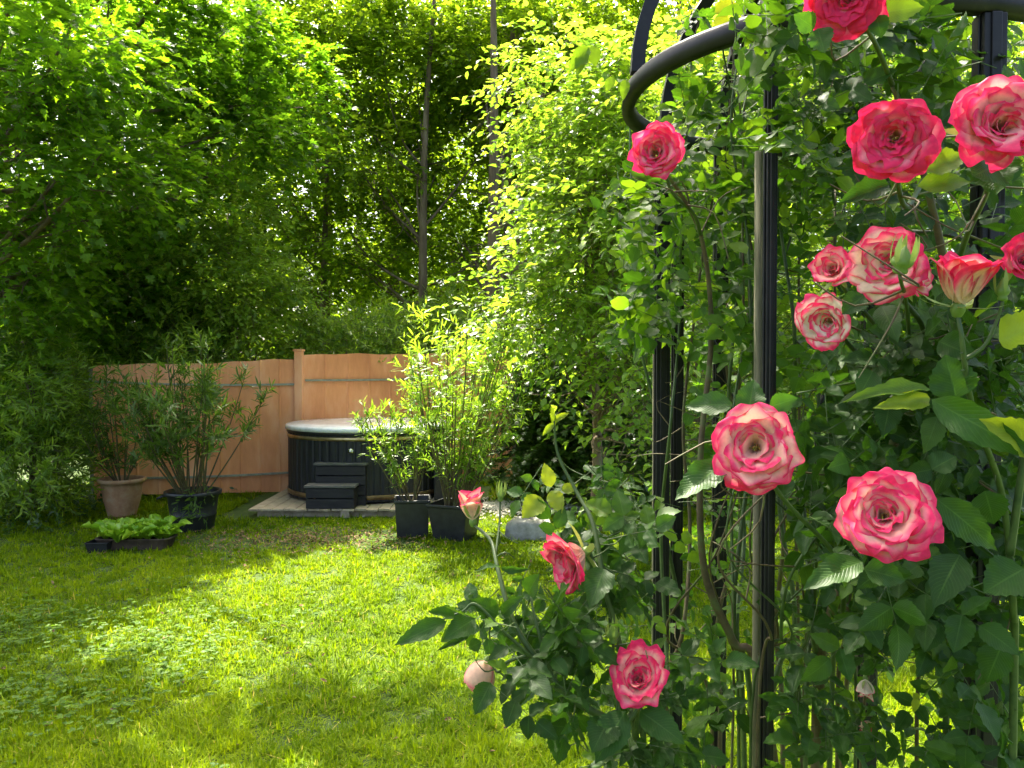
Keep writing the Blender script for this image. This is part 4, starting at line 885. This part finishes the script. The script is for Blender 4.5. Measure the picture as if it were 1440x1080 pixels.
cane(cr_, [P(1290, 560, 1.3), P(1240, 470, 1.2), P(1190, 410, 1.14), ends[9][0]], .004, .0026, 'stem', name='flower_stalk')
cane(cr_, [P(1300, 250, 1.2), P(1275, 290, 1.08), P(1262, 255, 1.0), ends[1][0]], .004, .0028, 'stem', name='flower_stalk')
cane(cr_, [P(1330, 420, 1.25), P(1360, 330, 1.12), P(1390, 260, 1.02), ends[2][0]], .005, .003, 'stem', name='flower_stalk')
cane(cr_, [P(1255, 120, 1.2), P(1230, 60, 1.1), ends[0][0]], .004, .0028, 'stem', name='flower_stalk')
cane(cr_, [P(985, 330, 1.45), P(975, 300, 1.4), P(945, 270, 1.36), ends[8][0]], .004, .0025, 'stem', name='flower_stalk')
for i in range(16):
    x0 = rng.uniform(985, 1420); d0 = rng.uniform(1.35, 1.8)
    cane(cr_, [gpt(x0, d0), P(x0+rng.normal()*18, 1010, d0), P(x0+rng.normal()*34, 890, d0-.05), P(x0+rng.normal()*45, 780, d0-.1), P(x0+rng.normal()*55, 650, d0-.1)], rng.uniform(.003, .007), .0015, 'cane' if i % 3 else 'stem', k=5)
# twiggy laterals
tm = MB()
for i in range(90):
    c = canes[rng.integers(0, len(canes))]; j = rng.integers(0, len(c)); p0 = c[j]; p1 = p0+norm(rng.normal(size=3)*np.array([1, .5, .8]))*rng.uniform(.05, .15); pm = (p0+p1)/2+rng.normal(size=3)*.025
    tm.tube(cr([p0, pm, p1], 3), np.linspace(.0018, .0008, 7), 4, cap=False)
tm_cr = tm

CLEAR = [(b[0], b[1], b[3]/2*F/b[2], b[2]) for b in BL]+[(1353, 400, 42, 1.0), (1410, 408, 10, 1.0), (1170, 380, 28, 1.1), (900, 955, 50, 1.22), (803, 786, 38, 1.28), (664, 713, 30, 1.38), (674, 950, 28, 1.25), (704, 698, 12, 1.38), (862, 893, 14, 1.25)]
def region_leaves(regs, T, size, stems, leaf, nl=5, wid=.62, tint=(.05, .6), facing=.5, clip=None):
    for (x0, y0, x1, y1, d0, d1, n, *ex) in regs:
        px = rng.uniform(x0, x1, n); py = rng.uniform(y0, y1, n); d = rng.uniform(d0, d1, n)
        ok = np.ones(n, bool)
        for bx0, by0, br, bd in CLEAR: ok &= ~((np.hypot(px-bx0, py-by0) < br+26) & (d < bd+.10))
        px, py, d = px[ok], py[ok], d[ok]; n = len(px)
        if n == 0: continue
        p = np.array([P(a, b, c) for a, b, c in zip(px, py, d)])
        sz = (ex[0] if ex else size)*rng.uniform(.7, 1.25, n)
        dr = norm(rng.normal(size=(n, 3))*np.array([1, .5, .7])+np.array([0, -.3, -.15]))
        nr = norm(np.array([0, -facing, 1.-facing*.4])+rng.normal(size=(n, 3))*.38)
        tt = rng.uniform(tint[0], tint[1], n)
        compound(leaf, stems, p-dr*(sz*1.6)[:, None], dr, nr, sz, tt, T, nl, wid)
lf = MB(); sm = MB()
region_leaves([
    (1180, 470, 1440, 660, 1.08, 1.6, 135), (1120, 500, 1300, 900, 1.2, 1.7, 90), (1180, 640, 1440, 860, 1.05, 1.6, 125), (1290, 850, 1440, 1080, 1.15, 1.6, 62),
    (1100, 850, 1290, 1080, 1.3, 1.7, 34), (860, 900, 1010, 1090, 1.2, 1.6, 34), (1180, 260, 1440, 470, 1.15, 1.6, 60), (1110, -20, 1440, 260, 1.12, 1.7, 80),
    (1320, 430, 1440, 620, 1.05, 1.3, 20)], T_FINE, .040, sm, lf, tint=(.0, .62))
# named larger leaves around the blooms: base px, tip px, depth, width, tint
def hl(mb, bx_, by_, tx_, ty_, d0, d1, wd, ti, T=0, roll=0): place_leaf(mb, P(bx_, by_, d0), P(tx_, ty_, d1), wd, ti, T_FINE[T], roll)
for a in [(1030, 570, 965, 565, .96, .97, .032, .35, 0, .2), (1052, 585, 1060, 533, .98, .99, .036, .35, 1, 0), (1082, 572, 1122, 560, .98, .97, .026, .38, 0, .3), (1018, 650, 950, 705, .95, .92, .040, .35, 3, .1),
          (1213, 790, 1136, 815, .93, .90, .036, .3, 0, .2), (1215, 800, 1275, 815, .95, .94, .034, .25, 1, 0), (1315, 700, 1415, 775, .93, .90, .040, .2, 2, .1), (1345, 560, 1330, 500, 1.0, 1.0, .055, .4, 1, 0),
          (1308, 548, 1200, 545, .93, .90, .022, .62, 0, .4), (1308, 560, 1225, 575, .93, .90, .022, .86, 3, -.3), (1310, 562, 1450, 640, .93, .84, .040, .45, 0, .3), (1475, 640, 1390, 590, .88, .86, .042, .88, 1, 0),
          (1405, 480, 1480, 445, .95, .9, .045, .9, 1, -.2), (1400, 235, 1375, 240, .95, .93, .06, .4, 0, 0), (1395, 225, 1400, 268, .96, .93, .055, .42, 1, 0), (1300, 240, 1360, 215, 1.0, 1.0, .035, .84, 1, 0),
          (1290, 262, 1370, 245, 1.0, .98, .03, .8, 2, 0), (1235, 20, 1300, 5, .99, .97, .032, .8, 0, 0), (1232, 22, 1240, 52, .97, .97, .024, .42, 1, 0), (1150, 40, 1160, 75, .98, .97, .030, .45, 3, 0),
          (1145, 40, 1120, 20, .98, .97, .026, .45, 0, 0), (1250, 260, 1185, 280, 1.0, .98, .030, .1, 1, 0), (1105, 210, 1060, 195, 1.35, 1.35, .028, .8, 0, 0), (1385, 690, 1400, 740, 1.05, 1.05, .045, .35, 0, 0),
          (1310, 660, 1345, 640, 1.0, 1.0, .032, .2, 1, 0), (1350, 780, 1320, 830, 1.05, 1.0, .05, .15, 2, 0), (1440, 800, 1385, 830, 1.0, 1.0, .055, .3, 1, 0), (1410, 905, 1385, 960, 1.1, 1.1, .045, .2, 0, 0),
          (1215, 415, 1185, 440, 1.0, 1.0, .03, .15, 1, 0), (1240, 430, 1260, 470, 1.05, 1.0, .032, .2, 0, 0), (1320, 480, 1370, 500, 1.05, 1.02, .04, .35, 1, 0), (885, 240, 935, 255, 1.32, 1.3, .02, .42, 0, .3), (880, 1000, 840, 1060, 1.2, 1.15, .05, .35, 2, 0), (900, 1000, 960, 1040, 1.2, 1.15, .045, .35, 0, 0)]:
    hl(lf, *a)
# yellowed leaves
for a in [(1285, 935, 1283, 948, 1.3, 1.3, .010, 1, 0, 0), (1284, 975, 1292, 985, 1.3, 1.3, .012, 1, 1, 0), (1290, 980, 1284, 1003, 1.3, 1.3, .012, 1, 0, 0), (1375, 1010, 1400, 1018, 1.3, 1.3, .014, 1, 0, 0), (1005, 18, 1040, 5, 1.5, 1.5, .03, 1, 1, 0), (1010, 20, 1020, 45, 1.5, 1.5, .028, 1, 0, 0)]: hl(lf, *a)
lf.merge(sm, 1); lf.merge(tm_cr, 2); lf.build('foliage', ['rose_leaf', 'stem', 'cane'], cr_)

# ---- small-leaved climber wrapped round the pavilion
sc_ = thing('small_leaved_climber', (.35, 1.9, 0), 'small-leaved green climber wrapping the left side and ring of the pavilion', 'climber')
lf = MB(); sm = MB()
region_leaves([
    (1035, -20, 1120, 205, 1.22, 1.36, 20), (1075, 0, 1290, 45, 1.15, 1.28, 22), (955, 80, 1110, 330, 1.6, 2.3, 150), (895, 200, 960, 330, 1.5, 2.2, 40), (1075, 0, 1200, 260, 1.35, 2.1, 130), (955, 0, 1075, 200, 1.7, 2.3, 60), (860, 250, 1090, 480, 1.45, 2.2, 170), (1050, 220, 1230, 520, 1.45, 2.2, 130), (905, 440, 1060, 780, 2.25, 2.6, 60), (965, 440, 1060, 780, 1.6, 2.2, 26), (870, 400, 950, 490, 1.5, 2.0, 26), 
    (1180, 60, 1440, 480, 1.5, 2.3, 300), (1120, -30, 1440, 60, 1.4, 2.2, 60), (1060, -30, 1200, 300, 1.5, 2.3, 90), (840, 700, 920, 900, 1.5, 2.1, 30), (965, 700, 1040, 900, 1.5, 2.1, 10), (1040, 480, 1200, 800, 1.6, 2.2, 60), (1230, 440, 1440, 1000, 1.6, 2.2, 120), (930, 820, 1200, 1080, 1.6, 2.2, 44)],
    T_SMALL, .031, sm, lf, nl=5, wid=.7, tint=(.05, 1), facing=.35)
n0 = len(canes)
for i in range(15):
    a0 = rng.uniform(900, 1230); d0 = rng.uniform(1.6, 2.25); q = [gpt(a0, d0)]
    for py in (1020, 880, 740, 600, 460, 320, 180, 60): a0 += rng.normal()*16; q.append(P(a0, py, d0+rng.normal()*.05))
    cane(sc_, q, rng.uniform(.004, .008), .0018, 'cane' if i % 2 else 'stem', k=5)
tm = MB()
for i in range(90):
    c = canes[rng.integers(n0, len(canes))]; j = rng.integers(5, len(c)); p0 = c[j]; p1 = p0+norm(rng.normal(size=3)*np.array([1, .5, .8]))*rng.uniform(.06, .16); pm = (p0+p1)/2+rng.normal(size=3)*.03
    tm.tube(cr([p0, pm, p1], 3), np.linspace(.0018, .0008, 7), 4, cap=False)
# yellow hanging leaves by the ring
for a in [(828, 66, 800, 100, 1.55, 1.55, .03, 1, 1, 0), (832, 64, 838, 92, 1.55, 1.55, .028, .97, 0, 0), (822, 70, 812, 108, 1.56, 1.55, .026, 1, 3, 0), (862, 108, 852, 128, 1.6, 1.6, .02, 1, 0, 0), (880, 112, 876, 140, 1.6, 1.6, .02, .98, 1, 0)]: hl(lf, *a)
lf.merge(sm, 1); lf.merge(tm, 2); lf.build('foliage', ['climber', 'stem', 'cane'], sc_)

# ---- rose bush at the lower left of the pavilion
rb = thing('rose_bush', (.25, 1.35, 0), 'rose bush with pink and cream blooms leaning over the lawn left of the pavilion', 'rose')
n1 = len(canes)
o, e1 = rose(rb, P(900, 952, 1.22), .098, norm(CAM-P(900, 952, 1.22))+np.array([-.12, 0, .30]), 51, 34, .80, .45, PEACH, squash=1.12, label='tall pink-edged bloom at the bottom with one hanging petal', stamens=False, cup=1.2)
o, e2 = rose(rb, P(803, 786, 1.28), .108, np.array([-.75, -.45, -.25]), 52, 30, .72, .30, PEACH*.6+PINK*.4, label='pink bloom seen from the side among the leaves', stamens=False, cup=1.1)
o, e3 = rose(rb, P(664, 715, 1.38), .088, np.array([-.05, -.15, 1.]), 53, 16, .42, .22, CREAM*.5+PEACH*.5, label='slim half-open pink bud high on its own stalk', stamens=False, cup=1.5)
o, e4 = globe_bud(rb, P(674, 952, 1.25), .047, .054, np.array([-.40, -.25, -.85]), 54, 'round peach bud hanging over the lawn')
o, e5 = rosebud(rb, P(862, 895, 1.25), .020, .038, (-.05, 0, 1.), 55, label='green bud above the bottom bloom')
o, e6 = rosebud(rb, P(704, 698, 1.38), .014, .032, (.1, 0, 1.), 56, label='slim green bud beside the half-open pink bud')
cane(rb, [gpt(930, 1.4), P(925, 1060, 1.3), P(870, 1020, 1.25), P(800, 980, 1.22), P(750, 920, 1.22), P(720, 870, 1.23), P(700, 800, 1.28), P(690, 760, 1.33), e3], .008, .0022, 'stem', thorns=8)
cane(rb, [P(696, 785, 1.3), P(702, 740, 1.35), e6], .0024, .0016, 'stem', name='flower_stalk')
cane(rb, [gpt(900, 1.35), P(905, 1080, 1.3), P(895, 1030, 1.28), e1], .007, .003, 'stem')
cane(rb, [P(870, 1020, 1.25), P(868, 960, 1.26), P(863, 920, 1.255), e5], .004, .002, 'stem', name='flower_stalk')
cane(rb, [P(895, 1040, 1.3), P(870, 900, 1.3), P(850, 830, 1.3), e2], .006, .003, 'stem')
cane(rb, [P(750, 920, 1.22), P(715, 930, 1.23), P(700, 945, 1.24), e4], .003, .002, 'stem', name='flower_stalk')
cane(rb, [P(760, 935, 1.22), P(710, 890, 1.2), P(670, 850, 1.2), P(650, 860, 1.2), P(620, 872, 1.18)], .003, .0014, 'stem')
cane(rb, [P(850, 830, 1.3), P(835, 740, 1.35), P(810, 690, 1.4), P(785, 640, 1.42), P(779, 592, 1.42)], .005, .0018, 'stem')
cane(rb, [P(820, 1040, 1.25), P(780, 960, 1.22), P(755, 880, 1.22), P(745, 830, 1.25)], .004, .0016, 'stem')
lf = MB(); sm = MB()
region_leaves([(760, 780, 880, 960, 1.18, 1.42, 46), (690, 820, 800, 960, 1.16, 1.35, 26), (700, 950, 860, 1010, 1.15, 1.3, 14), (790, 720, 910, 850, 1.25, 1.5, 34), (860, 960, 960, 1090, 1.2, 1.4, 22), (640, 850, 720, 900, 1.15, 1.25, 5), (800, 660, 900, 740, 1.4, 1.6, 14, .026), (740, 640, 800, 700, 1.4, 1.5, 3, .03)],
    T_FINE, .034, sm, lf, tint=(.0, .55), wid=.66)
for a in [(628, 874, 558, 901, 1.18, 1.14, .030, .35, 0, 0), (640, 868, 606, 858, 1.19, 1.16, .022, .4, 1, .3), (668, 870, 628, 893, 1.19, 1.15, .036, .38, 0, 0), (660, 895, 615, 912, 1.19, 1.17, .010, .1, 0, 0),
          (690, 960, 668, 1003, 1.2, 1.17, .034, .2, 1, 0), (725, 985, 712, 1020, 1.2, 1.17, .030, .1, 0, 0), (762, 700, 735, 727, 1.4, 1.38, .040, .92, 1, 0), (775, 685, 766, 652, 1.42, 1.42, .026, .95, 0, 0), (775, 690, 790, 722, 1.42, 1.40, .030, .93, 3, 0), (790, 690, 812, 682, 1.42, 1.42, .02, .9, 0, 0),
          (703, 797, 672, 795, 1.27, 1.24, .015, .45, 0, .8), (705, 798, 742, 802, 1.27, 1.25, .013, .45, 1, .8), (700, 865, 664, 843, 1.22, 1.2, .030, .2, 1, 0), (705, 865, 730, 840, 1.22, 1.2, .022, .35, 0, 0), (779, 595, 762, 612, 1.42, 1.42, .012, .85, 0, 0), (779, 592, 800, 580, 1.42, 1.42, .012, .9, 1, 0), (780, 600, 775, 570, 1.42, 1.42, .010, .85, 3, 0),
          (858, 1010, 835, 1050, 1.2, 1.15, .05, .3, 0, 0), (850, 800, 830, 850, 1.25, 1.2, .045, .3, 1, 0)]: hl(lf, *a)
tm = MB()
for i in range(36):
    c = canes[rng.integers(n1, len(canes))]; j = rng.integers(0, len(c)); p0 = c[j]; p1 = p0+norm(rng.normal(size=3))*rng.uniform(.03, .07); tm.tube(cr([p0, (p0+p1)/2+rng.normal(size=3)*.01, p1], 3), np.linspace(.0015, .0008, 7), 4, cap=False)
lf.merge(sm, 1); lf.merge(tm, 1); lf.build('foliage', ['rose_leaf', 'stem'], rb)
